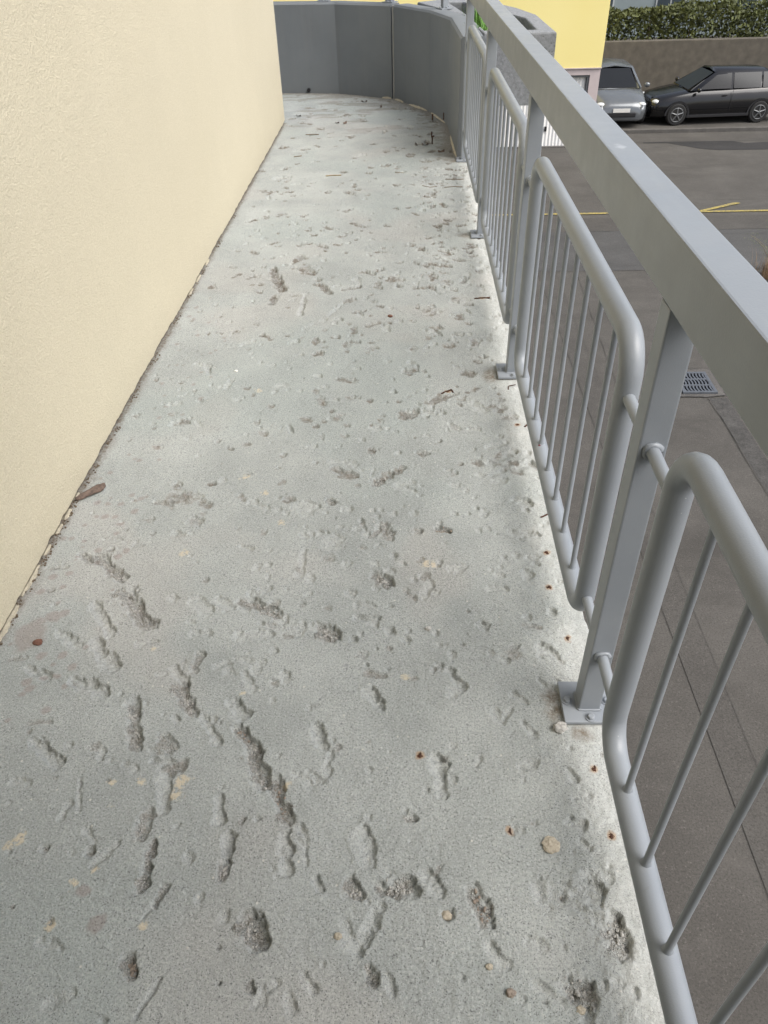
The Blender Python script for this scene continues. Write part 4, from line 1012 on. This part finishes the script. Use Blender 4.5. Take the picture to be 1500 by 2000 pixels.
rod('wire_end', [fl(.222, 7.35, .001), fl(.222, 7.35, .05)], .007, RUST, parent=floor)
rod('wire_end', [(.318, 7.27, .02), (.318, 7.27, .075)], .007, RUST, parent=floor)
rod('bent_wire', [fl(.393, 2.605, .001), fl(.398, 2.63, .004), fl(.425, 2.64, .004)], .002, RUST, 'thin bent wire lying in front of the second nearest base plate', 'wire')
rod('straw', [fl(-.586, 5.655, .003), fl(-.530, 5.662, .004), fl(-.476, 5.660, .003)], .005, simple('pale_straw', (.30, .25, .16), .9), 'pale flat straw lying across the middle of the far floor', 'straw')
rod('twig', [fl(-.86, 6.90, .004), fl(-.80, 6.885, .008), fl(-.75, 6.90, .003)], .004, TWIG, 'dark curved twig farthest back near the wall corner', 'twig')
rod('twig', [fl(-.875, 6.19, .004), fl(-.82, 6.22, .004)], .0035, TWIG, 'short dark twig lying closest to the cream wall', 'twig')
rod('twig', [fl(.262, 5.512, .003), fl(.33, 5.500, .004), fl(.39, 5.506, .004)], .0026, TWIG, 'long straight twig near the foot of the last railing panel', 'twig')
rod('twig', [fl(.10, 5.37, .002), fl(.15, 5.345, .003), fl(.20, 5.35, .002)], .0024, TWIG, 'left one of two twigs in line beside the far railing', 'twig')
rod('twig', [fl(.25, 5.32, .002), fl(.31, 5.335, .003), fl(.37, 5.322, .003)], .0026, TWIG, 'right one of two twigs in line beside the far railing', 'twig')
rod('twig', [fl(-.09, 5.72, .003), fl(-.03, 5.70, .006)], .004, TWIG, 'stubby dark twig in the middle of the far floor', 'twig')
# bits of leaf litter towards the parapet
for k, (x, y) in enumerate([(-.62, 7.3), (-.55, 7.28), (-1.0, 7.62), (.07, 6.48), (.14, 6.47), (-.25, 7.95), (-.42, 8.2), (.26, 6.25)]):
    lbl = ['curled dark leaf bit, left of a pair by the wall corner', 'curled dark leaf bit, right of a pair by the wall corner', 'dark leaf bit just past the corner of the cream wall',
           'small black leaf bit left of the bent rebar end', 'small black leaf bit nearest the bent rebar end', 'dark leaf bit right of the middle before the parapet',
           'dark leaf bit in the middle before the parapet', 'dark leaf bit beside the end of the parapet'][k]
    b = MB(); z = on_floor(x, y); V = []; F = []; n = 6; a = rng.uniform(0, 3.1)
    for q in range(n + 1):
        t = q / n - .5; w = .012 * math.cos(t * 3.0); c, s = math.cos(a), math.sin(a); lx = t * .055
        V += [(x + c * lx - s * w, y + s * lx + c * w, z + .003 + .012 * abs(t) * 2 + .005), (x + c * lx + s * w, y + s * lx - c * w, z + .003 + .004 * q % 3 * .001)]
    for q in range(n): F.append((2 * q, 2 * q + 2, 2 * q + 3, 2 * q + 1))
    b.add(V, F, True); tag(b.build('leaf_litter', WOOD), lbl, 'leaf')
# stones
def stone(x, y, r, mat, label, sq=.6, h=.5, seed=1, ry=None):
    b = MB(); b.blob((x, y, on_floor(x, y) + r * h * .45), r, (ry or r * .8), r * sq, 3, .28, seed, 1.1)
    o = b.build('stone', mat); o.data.polygons.foreach_set('use_smooth', [False] * len(o.data.polygons)); tag(o, label, 'stone'); return o
stone(.287, .762, .0175, STONE_C, 'flat cream stone set in the floor, largest near the railing', .35, .55, 1, .017)
stone(.069, .626, .011, STONE_C, 'angular cream stone in a pit, left of a long chisel pit', .6, .6, 2)
stone(.295, .470, .009, STONE_C, 'cream chip at the very bottom edge near the railing', .6, .6, 3)
stone(.142, .536, .007, STONE_C, 'small white triangular chip left of the big bottom pit', .6, .6, 4)
stone(-.136, .583, .008, STONE_C, 'cream square chip on the lower middle of the floor', .6, .6, 5)
stone(.177, .494, .009, STONE_B, 'little round brown pebble near the bottom of the floor', .8, .7, 6)
stone(.350, 1.042, .017, STONE_G, 'pale crumbling concrete lump against the nearest base plate', .6, .7, 7)
stone(-.084, 3.292, .012, REDCHIP, 'small red clay chip on the middle of the floor', .5, .6, 8)
stone(-.985, 1.299, .0125, REDCHIP, 'reddish brown chip near the foot of the cream wall', .55, .6, 9, .010)
stone(-.72, 2.78, .007, simple('white_stone', (.75, .74, .70), .8), 'tiny bright white pebble toward the cream wall', .7, .7, 10)
stone(.05, 1.35, .009, STONE_G, 'grey rounded pebble in a small hole mid floor', .7, .3, 11)
# gravel bared in the deepest break-outs
for k, (x0, y0, x1, y1, w, d, e) in enumerate(pits[:267]):
    if not (e and d >= 2.5 and w > .012 and y0 < 2.2): continue
    b = MB()
    for q in range(int(10 + w * 500)):
        t = rng.random(); x = x0 + (x1 - x0) * t + rng.gauss(0, w * .30); y = y0 + (y1 - y0) * t + rng.gauss(0, w * .34); r = rng.uniform(.0014, .0038)
        b.blob((x, y, on_floor(x, y) + r * .25), r * rng.uniform(.8, 1.3), r * rng.uniform(.8, 1.4), r * .8, 1, .35, q + k)
    o = b.build('bared_gravel', rng.choice([STONE_G, STONE_B, STONE_G]), floor); tag(o, kind='stuff')
# strip of bark blown against the wall
b = MB(); V = []; F = []
A = Vector((-1.092, 1.905)); B = Vector((-1.020, 1.985)); e = (B - A).normalized(); nn = Vector((-e.y, e.x)); n = 14
for k in range(n + 1):
    t = k / n; p = A.lerp(B, t); w = float(np.interp(t, [0, .12, .55, .78, .9, 1], [.004, .010, .015, .021, .012, .003])) * (1 + .12 * mnoise.noise(Vector((t * 7, 2, 0))))
    for q in range(6):
        u = q / 5 - .5; z = .006 + .010 * (1 - (2 * u) ** 2) + .010 * t * (1 - t) + .002 * mnoise.noise(Vector((t * 9, q * 2.2, 0)))
        pp = p + nn * w * 2 * u * 1.0; V.append((pp.x, pp.y, z + .002))
for k in range(n):
    for q in range(5): F.append((k * 6 + q, (k + 1) * 6 + q, (k + 1) * 6 + q + 1, k * 6 + q + 1))
m = len(V); V += [(x, y, z - .0035) for x, y, z in V]
F += [tuple(reversed([i + m for i in f])) for f in F]
b.add(V, F, False); tag(b.build('bark_strip', WOOD), 'curled brown strip of bark lying against the cream wall', 'bark')
